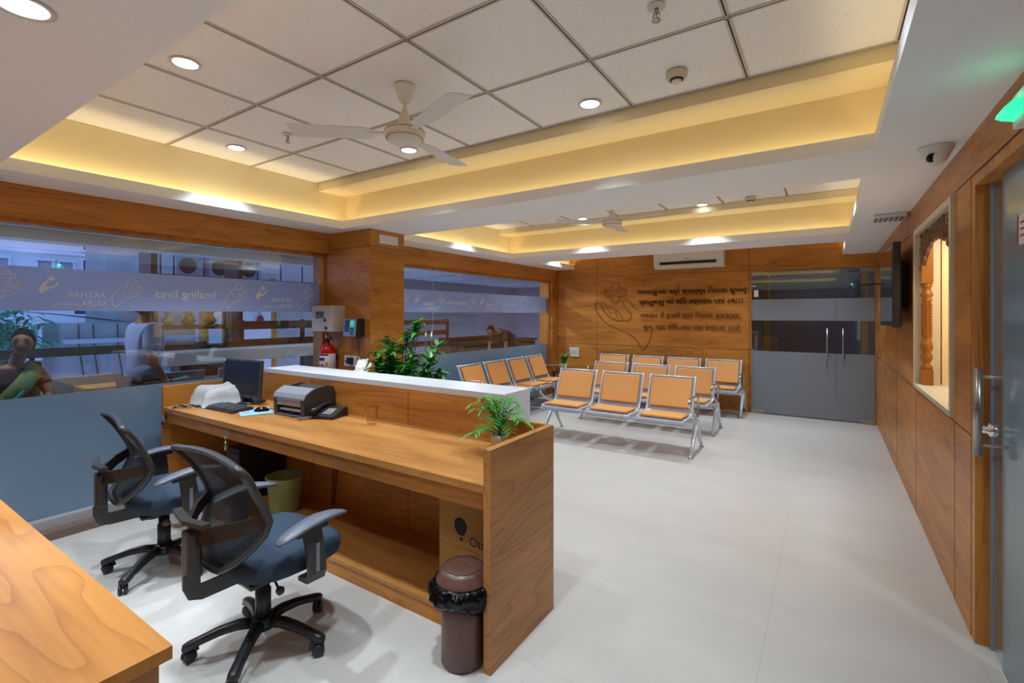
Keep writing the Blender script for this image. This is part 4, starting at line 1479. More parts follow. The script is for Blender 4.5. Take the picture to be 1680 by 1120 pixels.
# ================================================================ back wall things
t = thing('split_air_conditioner', 'white split air conditioner high on the wood back wall', 'air conditioner', (-1.86, 8.0, 2.23))
m = MB()
m.prism([(8.128, 2.245), (8.06, 2.235), (7.985, 2.245), (7.93, 2.29), (7.915, 2.36), (7.915, 2.50), (7.93, 2.52), (8.128, 2.52)], 'yz', -2.40, -1.33)
m.build('housing', 'white_pl', t)
m = MB(); m.box((-2.36, 7.911, 2.36), (-1.37, 7.9145, 2.505), .002); m.build('front_grille', 'white_pl', t)
m = MB(); m.prism([(7.98, 2.242), (7.925, 2.288), (7.928, 2.298), (7.99, 2.256)], 'yz', -2.30, -1.43); m.build('louvre', 'white_pl', t)
m = MB(); m.prism([(7.9155, 2.305), (7.918, 2.34), (7.913, 2.345), (7.911, 2.303)], 'yz', -2.30, -1.43)
m.build('air_outlet', 'ink', t)
m = MB(); m.box((-1.90, 7.9095, 2.385), (-1.84, 7.9108, 2.395), mi=0); m.box((-1.98, 7.9095, 2.352), (-1.78, 7.9108, 2.358), mi=1); m.build('maker_badge', ['purple', 'lcd'], t)

rowsG = [('ભગવત્કૃપયા સર્વે સ્વાસ્થ્ય િનરામયં સુખમ્!', 1.873, .13, -1.882, 1.70, 'gold_dk'), ('પ્રાપ્નુવન્તુ પરાં શાંિત કલ્યાણમ પરમં તથા।।', 1.705, .13, -1.90, 1.62, 'gold_dk'),
         ('ભગવાન ની કૃપાથી સર્વે િનરામય સ્વાસ્થ્ય,', 1.475, .125, -1.895, 1.58, 'bronze'), ('સુખ, પરમ શાંિત તથા પરમ કલ્યાણ પામો.', 1.285, .125, -1.87, 1.54, 'bronze')]
for k, (s, z, h, xc, wd, mt) in enumerate(rowsG):
    m = MB()
    m.text(s, Matrix.Translation((xc, 8.1285, z)) @ rotm(90), width=wd, height=h, depth=.018)
    t = m.build('metal_lettering', mt)
    tag(t, '%s line of raised metal lettering on the wood back wall' % ('top', 'second', 'third', 'lowest')[k], 'lettering', 'raised metal lettering on the back wall')
m = MB()
kk = (3.53 - 2.655) / 357
add_logo(m, lambda x, y: (-3.53 + x * kk, 8.1215, 2.08 - y * (2.08 - .905) / 520), .0058, sparse=True)
t = m.build('hand_emblem', 'bronze')
tag(t, 'large outline emblem of a hand holding a cross on the wood back wall', 'emblem')

# ================================================================ right wall things
t = thing('wall_television', 'black flat television on a bracket on the right wood wall', 'television', (.47, 5.38, 1.39))
m = MB(); m.box((.436, 4.85, 1.39), (.488, 5.90, 2.075), .008); m.box((.488, 5.0, 1.40), (.51, 5.75, 1.85), .01); m.build('casing', 'black_pl', t)
m = MB(); m.box((.4335, 4.872, 1.425), (.4355, 5.878, 2.058)); m.build('screen', 'tvscreen', t)
m = MB(); m.box((.4325, 4.86, 1.393), (.4355, 5.89, 1.402), .001); m.build('bottom_trim', 'steel', t)
for y in (5.2, 5.5):
    m = MB(); m.box((.511, y, 1.55), (.559, y + .05, 1.95), .003); m.build('wall_bracket', 'black_pl', t)

t = thing('oval_glass_shelf', 'dark oval glass shelf on the right wall beyond the television', 'shelf', (.44, 6.9, 1.83))
m = MB(); m.prism([(.44 + .117 * math.cos(a), 6.9 + .20 * math.sin(a)) for a in [2 * math.pi * k / 28 for k in range(28)]], 'xy', 1.832, 1.842); m.build('glass_plate', 'black_gl', t)
m = MB(); m.box((.52, 6.84, 1.80), (.56, 6.96, 1.831), .004); m.build('bracket', 'steel', t)

# niche
for nm, lo, hi in (('wall_niche', (XR + .14, 3.33, .90), (1.16, 3.42, 2.2)),):
    b = MB()
    b.box((XR + .141, 3.36, .90), (1.16, 3.415, 2.16)); b.box((XR + .141, 4.655, .90), (1.16, 4.71, 2.16)); b.box((1.10, 3.415, .90), (1.16, 4.655, 2.16)); b.box((XR + .141, 3.415, 2.10), (1.10, 4.655, 2.16))
    struct('wall_niche', b, 'cream')
b = MB(); b.box((XR - .02, 3.39, .955), (1.10, 4.68, .985), .003); struct('trim_7', b, 'marble')
b = MB()
for lo, hi in (((XR - .018, 3.385, .986), (XR + .13, 3.43, 2.085)), ((XR - .018, 4.64, .986), (XR + .13, 4.685, 2.085)), ((XR - .018, 3.385, 2.086), (XR + .13, 4.685, 2.125))):
    b.box(lo, hi, .002)
struct('trim_8', b, 'marble')
lamp('niche_lamp', 'AREA', (.85, 4.0, 2.09), 9, (1, .93, .78), .5, 1.0)
t = thing('carved_pillar', 'turned and carved polished wooden pillar inside the lit niche', 'pillar', (.606, 4.579, .986))
m = MB()
m.box((.572, 4.545, .986), (.640, 4.613, 1.10), .004)
m.lathe([(r_ * .72, z_) for r_, z_ in [(.042, .114), (.05, .12), (.05, .13), (.03, .15), (.028, .16), (.046, .185), (.05, .20), (.044, .22), (.036, .235), (.05, .26), (.052, .29), (.046, .31), (.042, .315), (.041, .34), (.036, .60), (.044, .605), (.046, .62), (.037, .63), (.05, .645), (.052, .66), (.038, .68), (.035, .70), (.046, .715), (.046, .73), (.03, .735)]], c=(.606, 4.579, .986), n=24)
m.box((.572, 4.545, 1.72), (.640, 4.613, 2.08), .004)
sh = m.build('shaft', 'polished', t)
m = MB()
for r in range(11):
    for c in range(8):
        a = R(c * 45)
        m.box((-.008, -.004, -.009), (.008, .004, .009), .002, seg=1, M4=Matrix.Translation((.606 + .028 * math.cos(a), 4.579 + .028 * math.sin(a), 1.345 + r * .0225)) @ rotm(0, 0, c * 45 + 90))
m.build('carved_facets', 'polished', sh, kind='stuff')
t = thing('carved_valance', 'dark carved wooden arch valance across the top of the niche', 'carving', (.62, 4.03, 1.84))
y0, y1 = 3.44, 4.632
poly = [(y0, 2.083), (y1, 2.083)]
low = []
nst = 44
for k in range(nst + 1):
    q = k / nst
    y = y1 - (y1 - y0) * q
    e = abs(q - .5) * 2
    z = 2.0 - .20 * e ** 2.4 - .016 * abs(math.sin(q * math.pi * 9))
    low.append((y, z))
m = MB(); m.prism(poly + low, 'yz', .575, .598); body = m.build('board', 'carved', t)
m = MB()
rc = random.Random(11)
for k in range(150):
    q = rc.random()
    y = y1 - (y1 - y0) * q
    e = abs(q - .5) * 2
    zl = 2.0 - .20 * e ** 2.4
    z = zl + (2.08 - zl) * rc.random()
    if y < 3.47 or y > 4.60:
        continue
    m.ball((.574, y, z), .015, sc=(.5, rc.uniform(.6, 1.3), rc.uniform(.6, 1.5)), u=8, v=6)
for k in range(10):
    q = (k + .5) / 10
    e = abs(q - .5) * 2
    m.ball((.575, y1 - (y1 - y0) * q, 2.0 - .20 * e ** 2.4 - .01), .022, sc=(.6, 1, 1.2), u=10, v=8)
m.build('relief_carving', 'carved', body, kind='stuff')
t = thing('niche_cabinet', 'low white and steel drawer box on the niche sill', 'drawer box', (.92, 3.97, .986))
m = MB(); m.box((.75, 3.50, .986), (1.08, 4.44, 1.115), .004); m.build('cabinet_body', 'white_pl', t)
for k in range(2):
    m = MB(); m.box((.745, 3.51 + .47 * k, .995), (.7495, 3.97 + .46 * k, 1.10), .001); d = m.build('drawer', 'cream_pl', t)
    m = MB(); m.box((.738, 3.66 + .47 * k, 1.045), (.7445, 3.82 + .47 * k, 1.065), .002); m.build('handle', 'dark_grey', d)

t = thing('exit_light', 'green lit wedge of the emergency exit light above the right glass door', 'exit light', (.5, 2.27, 2.15))
m = MB(); m.box((.527, 1.98, 2.125), (.559, 2.30, 2.235), .005); m.build('base_plate', 'white_pl', t)
m = MB(); m.prism([(.526, 2.148), (.526, 2.20), (.505, 2.197), (.483, 2.176), (.480, 2.166), (.495, 2.156)], 'xz', 2.19, 2.28); m.build('lit_lens', 'green_em', t)
lamp('exit_glow', 'POINT', (.49, 2.23, 2.215), .06, (.1, 1, .6), .02)

t = thing('dome_camera', 'white dome security camera on the ceiling above the niche', 'security camera', (.45, 3.12, 2.25), 'security cameras')
m = MB(); m.lathe([(0, 0), (.072, 0), (.072, -.012), (.052, -.055), (0, -.055)], c=(.45, 3.15, 2.329), n=32); m.build('base', 'white_pl', t)
m = MB(); m.ball((.45, 3.14, 2.285), .052, sc=(1, 1, .95)); m.build('dome', 'white_pl', t)
m = MB(); m.lathe([(0, 0), (.022, 0), (.022, .008), (0, .008)], n=20, M4=Matrix.Translation((.425, 3.100, 2.268)) @ rotm(0, 0, 30) @ rotm(115, 0, 0)); m.build('lens', 'black_gl', t)
t = thing('bullet_camera', 'white security camera at the left edge by the wood header', 'security camera', (-4.13, .70, 2.25), 'security cameras')
m = MB(); m.lathe([(0, 0), (.04, 0), (.04, -.01), (0, -.012)], c=(-4.16, .70, 2.329), n=24); m.tube([(-4.16, .70, 2.32), (-4.14, .70, 2.285)], .012); m.build('mount', 'white_pl', t)
m = MB(); m.lathe([(0, 0), (.03, 0), (.036, .015), (.036, .09), (.028, .10), (0, .10)], n=24, M4=Matrix.Translation((-4.17, .66, 2.285)) @ rotm(0, 0, -60) @ rotm(0, 105, 0)); m.build('housing', 'white_pl', t)
m = MB(); m.lathe([(0, 0), (.028, 0), (.028, .006), (0, .006)], n=20, M4=Matrix.Translation((-4.12, .573, 2.259)) @ rotm(0, 0, -60) @ rotm(0, 105, 0)); m.build('lens', 'black_gl', t)

t = thing('emergency_light', 'small white ribbed emergency light on the ceiling edge of the right wall', 'emergency light', (.43, 5.1, 2.28))
m = MB(); m.box((.32, 5.0, 2.296), (.545, 5.2, 2.329), .012); m.build('housing', 'white_pl', t)
m = MB()
for k in range(6):
    m.box((.335 + k * .034, 5.01, 2.288), (.355 + k * .034, 5.19, 2.2955), .003)
m.build('ribbed_lens', 'lcd', t)

# ================================================================ ceiling fittings
def fan(x, y, lab):
    t = thing('ceiling_fan', lab, 'ceiling fan', (x, y, 2.36), 'white ceiling fans')
    m = MB(); m.lathe([(0, 0), (.058, 0), (.056, -.012), (.030, -.085), (.014, -.092), (0, -.092)], c=(x, y, ZT - .001), n=28); m.build('canopy', 'white_pl', t)
    m = MB(); m.lathe([(0, 0), (.010, 0), (.010, -.06), (0, -.06)], c=(x, y, ZT - .09)); m.lathe([(0, 0), (.014, 0), (.03, -.05), (.042, -.095), (.045, -.10), (0, -.10)], c=(x, y, ZT - .125), n=24); m.build('down_rod', 'white_pl', t)
    m = MB(); m.lathe([(0, 0), (.06, -.002), (.098, -.016), (.108, -.03), (.108, -.055), (.10, -.066), (.092, -.070), (.088, -.082), (.045, -.094), (0, -.096)], c=(x, y, ZT - .22), n=36); body = m.build('motor', 'white_pl', t)
    m = MB(); m.lathe([(.1085, -.028), (.110, -.030), (.110, -.033), (.1085, -.035)], c=(x, y, ZT - .22), n=36); m.lathe([(.100, -.0665), (.1015, -.068), (.100, -.070)], c=(x, y, ZT - .22), n=36); m.build('gold_ring', 'gold', body)
    for k in range(3):
        a = R(100 + 120 * k)
        T = Matrix.Translation((x, y, ZT - .262)) @ rotm(0, 0, 100 + 120 * k)
        m = MB()
        m.box((.10, -.018, -.003), (.20, .018, .003), .001, M4=T)
        m.prism([(.17, -.045), (.22, -.062), (.58, -.068), (.60, -.05), (.60, .05), (.58, .062), (.22, .055), (.17, .04)], 'xy', -.0035, .0, M4=T @ rotm(9, 0, 0))
        m.build('blade', 'white_pl', t)


fan(-1.92, 1.86, 'white ceiling fan nearer the camera')
fan(-1.92, 4.87, 'white ceiling fan in the far tray')


def sprinkler(x, y, lab):
    t = thing('sprinkler', lab, 'sprinkler', (x, y, ZT - .06), 'ceiling sprinklers')
    m = MB(); m.lathe([(0, 0), (.036, 0), (.034, -.006), (.014, -.008), (0, -.008)], c=(x, y, ZT - .002), n=24); m.build('escutcheon', 'rim', t)
    m = MB(); m.lathe([(0, 0), (.009, 0), (.009, -.018), (0, -.018)], c=(x, y, ZT - .01), n=14)
    for s in (-1, 1):
        m.tube([(x + s * .009, y, ZT - .026), (x + s * .014, y, ZT - .04), (x + s * .003, y, ZT - .056)], .0025, 6)
    m.lathe([(0, 0), (.018, 0), (.018, -.002), (0, -.002)], c=(x, y, ZT - .057), n=16)
    m.build('frame', 'steel', t)
    m = MB(); m.tube([(x, y, ZT - .028), (x, y, ZT - .052)], .0028, 8); m.build('bulb', 'orange', t)


sprinkler(-.575, 1.935, 'brass sprinkler head at the top edge of the photo')
sprinkler(-3.109, 1.916, 'brass sprinkler head between the left cove and the fan')


def smoke(x, y, lab):
    t = thing('smoke_detector', lab, 'smoke detector', (x, y, ZT - .05), 'round smoke detectors')
    m = MB(); m.lathe([(0, 0), (.052, 0), (.054, -.008), (.052, -.026), (.045, -.032), (.045, -.036), (0, -.036)], c=(x, y, ZT - .002), n=32); m.build('base', 'cream_pl', t)
    m = MB()
    m.lathe([(0, 0), (.026, 0), (.024, -.009), (0, -.010)], c=(x, y, ZT - .044), n=28); m.build('sensor_cap', 'white_pl', t)
    m = MB(); m.lathe([(0, 0), (.033, 0), (.033, -.006), (0, -.006)], c=(x, y, ZT - .038), n=28); m.build('smoke_slot', 'ink', t)


smoke(-.645, 2.518, 'round smoke detector in the near tile ceiling')
smoke(-.68, 5.635, 'round smoke detector in the far tile ceiling')

# ================================================================ beyond the glass
b = MB(); b.box((-7.3, -4, -.12), (XG - .16, 15, -.001)); struct('floor', b, 'floor')
b = MB(); b.box((-7.4, -4, 2.42), (-4.6, 6.5, 2.6)); b.box((-7.4, -4, 2.30), (-7.1, 6.5, 2.42)); b.box((-9.6, 6.5, 2.42), (-4.6, 15, 2.6)); struct('ceiling', b, 'corr_ceil')
b = MB(); b.box((-9.6, 14.2, 0), (-4.6, 14.4, 2.42)); b.box((-9.4, 6.6, 0), (-9.2, 14.2, 2.42)); struct('wall_far_corridor', b, 'corr_wall')
b = MB(); b.box((-9.6, -4.2, 0), (-4.6, -4.0, 2.6)); struct('wall_corridor', b, 'corr_wall')
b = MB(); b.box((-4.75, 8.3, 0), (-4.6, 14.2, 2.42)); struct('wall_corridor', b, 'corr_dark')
# inner rooms behind the back doors and the right door
b = MB()
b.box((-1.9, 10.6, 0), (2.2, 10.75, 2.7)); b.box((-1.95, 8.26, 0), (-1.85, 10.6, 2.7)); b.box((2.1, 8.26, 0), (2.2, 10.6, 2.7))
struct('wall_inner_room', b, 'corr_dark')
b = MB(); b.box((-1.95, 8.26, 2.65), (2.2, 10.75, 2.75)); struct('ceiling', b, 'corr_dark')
b = MB(); b.box((2.4, -2.6, 0), (2.5, 3.3, 2.7)); b.box((.71, 3.2, 0), (2.4, 3.3, 2.7)); b.box((.71, -2.7, 0), (2.5, -2.6, 2.7)); b.box((.71, -2.7, 2.65), (2.5, 3.3, 2.7))
struct('wall_side_room', b, 'corr_wall')
for x0, lab in ((-.905, 'brown timber door post seen through the left part of the back glass doors'), (.45, 'brown timber door post seen through the right part of the back glass doors')):
    m = MB(); m.box((x0, 9.2, 0), (x0 + .08, 9.3, 2.649), .003); t = m.build('door_post', 'wood_z'); tag(t, lab, 'door post', 'timber posts behind the glass doors')
m = MB(); m.lathe([(0, 0), (.02, .005), (.024, .02), (.016, .035), (0, .04)], M4=Matrix.Translation((-1.02, 9.25, 1.15)) @ rotm(90)); m.box((-1.2, 9.22, 0), (-.915, 9.26, 1.45), .003)
t = m.build('inner_door_leaf', 'film_door'); tag(t, 'pale inner door leaf with a knob behind the back glass doors', 'door')

# dark board railing along the atrium
def railing(name, lab, x, ya, yb, zs, posts, thick=.03):
    t = thing(name, lab, 'railing', (x, (ya + yb) / 2, 0), 'dark brown board railings')
    for z0, z1 in zs:
        m = MB(); m.box((x - thick / 2, ya, z0), (x + thick / 2, yb, z1), .003); m.build('board', 'dark_wood', t)
    for y in posts:
        m = MB(); m.box((x - .05, y - .03, 0), (x - thick / 2 - .001, y + .03, zs[-1][1] + .02), .003); m.build('post', 'dark_wood', t)


railing('slatted_railing', 'dark brown board railing seen through the left window, right half', -6.95, 3.35, 5.9, [(.86, .95), (1.02, 1.14), (1.28, 1.40)], [3.6, 4.55, 5.85])
railing('slatted_railing', 'dark brown board railing seen through the second window beside the column', -6.5, 6.0, 7.45, [(.62, .74), (.88, .98), (1.09, 1.18), (1.30, 1.385)], [6.05, 7.52])
m = MB(); m.box((-8.1, 8.9, 0), (-7.2, 12.2, .72), .004); m.box((-8.15, 8.85, .74), (-7.15, 12.25, .80), .006); m.box((-8.1, 9.0, .72), (-7.9, 12.2, .90), .004)
t = m.build('dark_counter', 'dark_wood'); tag(t, 'dark wooden counter behind the bending man beyond the second window', 'counter')
m = MB(); m.box((-7.35, -3.9, 0), (-7.15, 5.95, .62))
struct('wall_parapet', m, 'concrete')
m = MB(); m.box((-7.30, -.5, 1.02), (-7.22, 3.25, 1.12), .006)
for y in (-.3, 1.5, 3.1):
    m.box((-7.28, y - .02, .62), (-7.24, y + .02, 1.02))
t = m.build('parapet_rail', 'rust'); tag(t, 'grey steel rail above the parapet outside the left window', 'rail')
m = MB(); m.box((-6.75, 2.40, .90), (-6.25, 4.6, 1.05), .004)
m.box((-6.7, 2.45, 0), (-6.3, 2.55, .90)); m.box((-6.7, 4.4, 0), (-6.3, 4.5, .90))
t = m.build('stone_ledge', 'grey_stone'); tag(t, 'grey stone topped ledge seen low through the left window', 'ledge')

# display cabinet with brass pots (wood and glass)
t = thing('display_cabinet', 'brown timber and glass display cabinet seen through the left window', 'cabinet', (-8.0, 3.45, 0))
m = MB()
for y in (2.80, 3.95):
    m.box((-8.1, y - .04, 0), (-7.7, y + .04, 2.42))
for z in (.98, 1.28, 2.0):
    m.box((-8.1, 2.84, z), (-7.7, 3.91, z + .06))
m.box((-8.1, 2.84, .04), (-8.06, 3.91, 1.0))
m.build('timber_frame', 'dark_wood', t)
m = MB(); m.box((-7.71, 2.84, 1.04), (-7.70, 3.91, 2.0)); m.build('glass_front', 'glass', t)
for k, (y, mt, s) in enumerate(((3.05, 'white_pl', 1), (3.30, 'gold', 1.15), (3.60, 'orange', 1.0))):
    t = thing('display_pot', '%s ornament on the shelf of the timber display cabinet' % ('white', 'brass', 'orange')[k], 'ornament', (-7.9, y, 1.341), 'ornaments in the display cabinet')
    m = MB(); m.lathe([(0, 0), (.05 * s, 0), (.09 * s, .06), (.05 * s, .13), (.04 * s, .16), (.07 * s, .20), (0, .20)], c=(-7.9, y, 1.341), n=20); m.build('pot_body', mt, t)
# white doors of the wing opposite
m = MB(); m.box((-9.3, 4.0, 0), (-9.2, 6.5, 2.7)); struct('wall_wing', m, 'corr_wall')
for y0, y1, lab in ((4.15, 4.38, 'narrow white door panel of the far wing, left one'), (4.62, 5.3, 'wide white door of the far wing with a red bag hanging on it')):
    t = thing('white_door_panel', lab, 'door', (-9.18, y0, 0), 'white doors of the far wing')
    m = MB(); m.box((-9.195, y0, 0), (-9.16, y1, 2.1), .003); m.build('door_leaf', 'bld_white', t)
    m = MB(); m.box((-9.199, y0 - .1, 0), (-9.15, y0 - .001, 2.2)); m.box((-9.199, y1 + .001, 0), (-9.15, y1 + .1, 2.2)); m.build('door_frame', 'wood_z', t)
m = MB(); m.ball((-9.10, 5.05, 1.38), .09, sc=(.4, .8, 1.1), u=12, v=8); m.tube([(-9.1, 5.02, 1.47), (-9.12, 5.05, 1.56), (-9.1, 5.08, 1.47)], .006, 6)
t = m.build('red_bag', 'sign_red'); tag(t, 'small red bag hanging on the far white door', 'bag')

# street side
def windows_on(t, x, rects, frame=.05):
    for y0, y1, z0, z1, mt in rects:
        m = MB(); m.box((x + .01, y0 - frame, z0 - frame), (x + .05, y1 + frame, z0)); m.box((x + .01, y0 - frame, z1), (x + .09, y1 + frame, z1 + frame)); m.box((x + .01, y0 - frame, z0), (x + .05, y0, z1)); m.box((x + .01, y1, z0), (x + .05, y1 + frame, z1))
        f = m.build('window', 'bld_white', t)
        m = MB(); m.box((x + .005, y0, z0), (x + .02, y1, z1)); m.build('pane', mt, f)


t = thing('white_apartment_block', 'white rendered apartment block with shuttered windows outside the left window', 'building', (-17, 2.5, -6))
m = MB(); m.box((-20, -6, -6), (-16, 4.73, 7)); m.build('wall', 'bld_white', t)
m = MB()
for z in (.55, 1.12, 2.05, 2.98, 3.3):
    m.box((-15.99, -6, z), (-15.93, 4.73, z + .07))
m.build('ledge_band', 'bld_white', t)
windows_on(t, -16, [(3.474, 3.694, .72, 1.19, 'shutter'), (3.42, 3.70, -.1, .38, 'shutter'), (4.08, 4.68, 1.5, 1.95, 'bld_glass'), (4.25, 4.66, 2.35, 2.88, 'bld_glass'), (3.80, 4.05, 2.35, 2.80, 'shutter'), (3.40, 3.65, 2.35, 2.80, 'shutter'), (4.25, 4.66, 3.15, 3.6, 'bld_glass'), (2.6, 2.9, .72, 1.19, 'shutter'), (2.6, 2.9, 2.35, 2.8, 'shutter'), (1.8, 2.1, .72, 1.19, 'shutter'), (.6, 1.0, .72, 1.19, 'shutter'), (.6, 1.0, 2.3, 2.8, 'shutter')])
t = thing('concrete_building', 'weathered grey concrete building side outside the left window', 'building', (-11.5, 4.3, -6))
m = MB(); m.box((-12.2, 2.66, -6), (-11, 4.9, 1.335)); m.box((-12.2, 3.28, 1.336), (-11.1, 4.9, 2.9)); m.build('wall', 'concrete', t)
m = MB(); m.box((-11, 2.66, .98), (-10.93, 4.9, 1.06)); m.build('ledge_band', 'grey_stone', t)
m = MB()
for y in (2.85, 3.05, 3.4):
    m.tube([(-10.95, y, 1.32), (-10.94, y + .02, .8), (-10.95, y + .1, .2)], .012, 6)
m.build('drain_pipe', 'rust', t)
t = thing('far_office_block', 'blue grey office block behind the air conditioner racks', 'building', (-14.5, 8, -6))
m = MB(); m.box((-15.8, 4.95, -6), (-13.5, 14, 4.5)); m.build('wall', 'concrete', t)
windows_on(t, -13.5, [(5.2 + k * 1.1, 5.95 + k * 1.1, z, z + .9, 'bld_glass') for k in range(6) for z in (.3, 1.8)])
m = MB()
def awn(u, v):
    return (-9.6 + 1.2 * u, .4 + 2.4 * v, 1.60 - .02 * u - .20 * v ** 2.2)
m.surf(awn, 6, 14, thick=.05)
t = m.build('tin_awning', 'awning'); tag(t, 'dark sagging sheet awning below the frosted band outside', 'awning')
t = thing('rack_of_condensers', 'rusty steel rack holding outdoor air conditioner units', 'rack', (-9.0, 4.6, 2.05))
m = MB()
for x in (-9.25, -8.75):
    m.tube([(x, 3.45, 2.12), (x, 6.2, 2.12)], .02, 6); m.tube([(x, 3.45, 2.55), (x, 6.2, 2.55)], .015, 6)
    for k in range(7):
        m.tube([(x, 3.45 + k * .45, 2.12), (x, 3.45 + k * .45, 2.56)], .014, 6)
for k in range(7):
    m.tube([(-9.25, 3.45 + k * .45, 2.12), (-8.75, 3.45 + k * .45, 2.12)], .014, 6)
m.build('rack_frame', 'rust', t)
for k in range(3):
    y = 3.72 + k * .5
    t = thing('outdoor_condenser', 'outdoor air conditioner unit on the rusty rack, %s' % ('leftmost', 'middle one', 'rightmost')[k], 'air conditioner', (-9.0, y, 2.14), 'outdoor air conditioner units')
    m = MB(); m.box((-9.15, y - .2, 2.141), (-8.85, y + .2, 2.46), .01); m.build('casing', 'lcd', t)
    m = MB(); m.lathe([(0, 0), (.13, 0), (.13, .01), (0, .012)], n=24, M4=Matrix.Translation((-8.848, y - .03, 2.30)) @ rotm(0, 90, 0)); m.build('fan_grille', 'ink', t)
# street tree
t = thing('street_tree', 'blue green leafy tree outside at the far left', 'tree', (-12, 2.0, -3))
m = MB(); m.tube([(-12, 1.9, -3), (-12, 1.95, -1), (-12, 2.0, .6)], [.14, .11, .05], 8)
for k in range(7):
    a = k * .9
    m.tube([(-12, 1.97, -.2), (-12 + .4 * math.cos(a), 2.0 + .3 * math.sin(a), .4), (-12 + .7 * math.cos(a), 2 + .45 * math.sin(a), .9)], [.05, .03, .015], 6)
m.build('trunk', 'stem', t)
lf = MB()
rt = random.Random(5)
cl = [(rt.uniform(-.8, .8), max(-.7, min(.38, rt.gauss(0, .30))), rt.gauss(1.15, .28)) for _ in range(110)]
for cx_, cy_, cz_ in cl:
    for k in range(12):
        a, e = rt.uniform(0, 6.28), rt.uniform(-.6, .6)
        leafmesh(lf, (-12 + cx_ + rt.gauss(0, .08), 2.0 + cy_ + rt.gauss(0, .08), cz_ + rt.gauss(0, .07)), (math.cos(a), math.sin(a), e), rt.uniform(.12, .2), .034, .4)
lf.build('crown', 'tree', t)

# outside waiting seats
for k, (y, lab) in enumerate(((2.24, 'pale steel seat back low behind the left window, left one'), (2.80, 'pale steel seat back low behind the left window, right one'))):
    t = thing('steel_chair', lab, 'waiting seat', (-5.45, y, 0), 'steel seats in the corridor')
    m = MB(); m.box((-.21, -.016, -.19), (.21, .016, .19), .01, M4=Matrix.Translation((-5.52, y, .73)) @ rotm(0, 0, -90) @ rotm(-10)); m.build('backrest', 'lcd', t)
    m = MB(); m.box((-5.95, y - .21, .41), (-5.54, y + .21, .43), .01); m.build('seat', 'lcd', t)
    for s in (-1, 1):
        m = MB(); m.box((-5.9, y + s * .18 - .012, 0), (-5.86, y + s * .18 + .012, .41)); m.box((-5.62, y + s * .18 - .012, 0), (-5.58, y + s * .18 + .012, .41)); m.build('leg', 'silver', t)
t = thing('corridor_bench', 'dark bench with looped chrome arm where the woman sits', 'bench', (-5.95, 1.3, 0))
m = MB(); m.box((-6.2, .6, .40), (-5.72, 2.0, .44), .015); m.build('seat', 'black_pl', t)
m = MB(); m.box((-6.30, 1.42, .50), (-6.24, 1.98, .88), .015); m.build('backrest', 'grey_pl', t)
for y in (.7, 1.9):
    m = MB(); m.tube([(-6.15, y, 0), (-6.1, y, .4)], .02); m.tube([(-5.78, y, 0), (-5.8, y, .4)], .02); m.build('leg', 'chrome', t)
m = MB()
m.tube([(-6.22, 1.46, .44), (-6.2, 1.46, .60), (-6.0, 1.46, .665), (-5.75, 1.46, .66), (-5.62, 1.46, .62), (-5.60, 1.46, .56), (-5.66, 1.46, .50), (-5.76, 1.46, .44)], .014, 8)
m.build('armrest', 'chrome', t)
t = thing('carton_stack', 'brown carton and dark cloth on the bench end outside', 'carton', (-5.95, 1.75, .44))
m = MB(); m.box((-6.15, 1.56, .441), (-5.80, 1.95, .80), .01, M4=None); m.build('carton_body', 'card', t)


# ================================================================ people beyond the glass
def skin_mesh(pts, edges, root, sub=2):
    me = bpy.data.meshes.new('s')
    keys = list(pts)
    me.from_pydata([pts[k][:3] for k in keys], [(keys.index(a), keys.index(c)) for a, c in edges], [])
    ob = bpy.data.objects.new('s', me)
    COL.objects.link(ob)
    sk = ob.modifiers.new('skin', 'SKIN')
    for i, k in enumerate(keys):
        v = me.skin_vertices[0].data[i]
        r = pts[k][3]
        v.radius = r if isinstance(r, tuple) else (r, r)
        v.use_root = (k == root)
    s = ob.modifiers.new('sub', 'SUBSURF')
    s.levels = sub
    s.render_levels = sub
    bpy.context.view_layer.update()
    dg = bpy.context.evaluated_depsgraph_get()
    m2 = bpy.data.meshes.new_from_object(ob.evaluated_get(dg))
    b = bmesh.new()
    b.from_mesh(m2)
    bpy.data.objects.remove(ob)
    bpy.data.meshes.remove(me)
    bpy.data.meshes.remove(m2)
    m = MB()
    m.merge(b, 0, None, True)
    return m


def hand_edges(P, E, side, wrist, dirv, spread, curl=(0, 0, -1)):
    """palm and five unequal, slightly curled fingers grown from the wrist point"""
    d = Vector(dirv).normalized(); s = Vector(spread).normalized(); c = Vector(curl).normalized()
    w = Vector(P[wrist][:3])
    pc = w + d * .045
    P[side + 'palm'] = (*pc, (.030, .016)); E.append((wrist, side + 'palm'))
    for k, (o, L) in enumerate(((-.028, .062), (-.010, .072), (.010, .068), (.027, .054))):
        a = pc + d * .035 + s * o
        b_ = a + d * L * .55 + c * L * .12
        e = b_ + d * L * .38 + c * L * .30
        for nm, q, r in (('a', a, .0095), ('b', b_, .0085), ('c', e, .0075)):
            P['%sf%d%s' % (side, k, nm)] = (*q, r)
        E += [(side + 'palm', '%sf%da' % (side, k)), ('%sf%da' % (side, k), '%sf%db' % (side, k)), ('%sf%db' % (side, k), '%sf%dc' % (side, k))]
    a = pc - s * .035
    b_ = a - s * .018 + d * .03 + c * .01
    P[side + 'ta'] = (*a, .011); P[side + 'tb'] = (*b_, .009)
    E += [(side + 'palm', side + 'ta'), (side + 'ta', side + 'tb')]


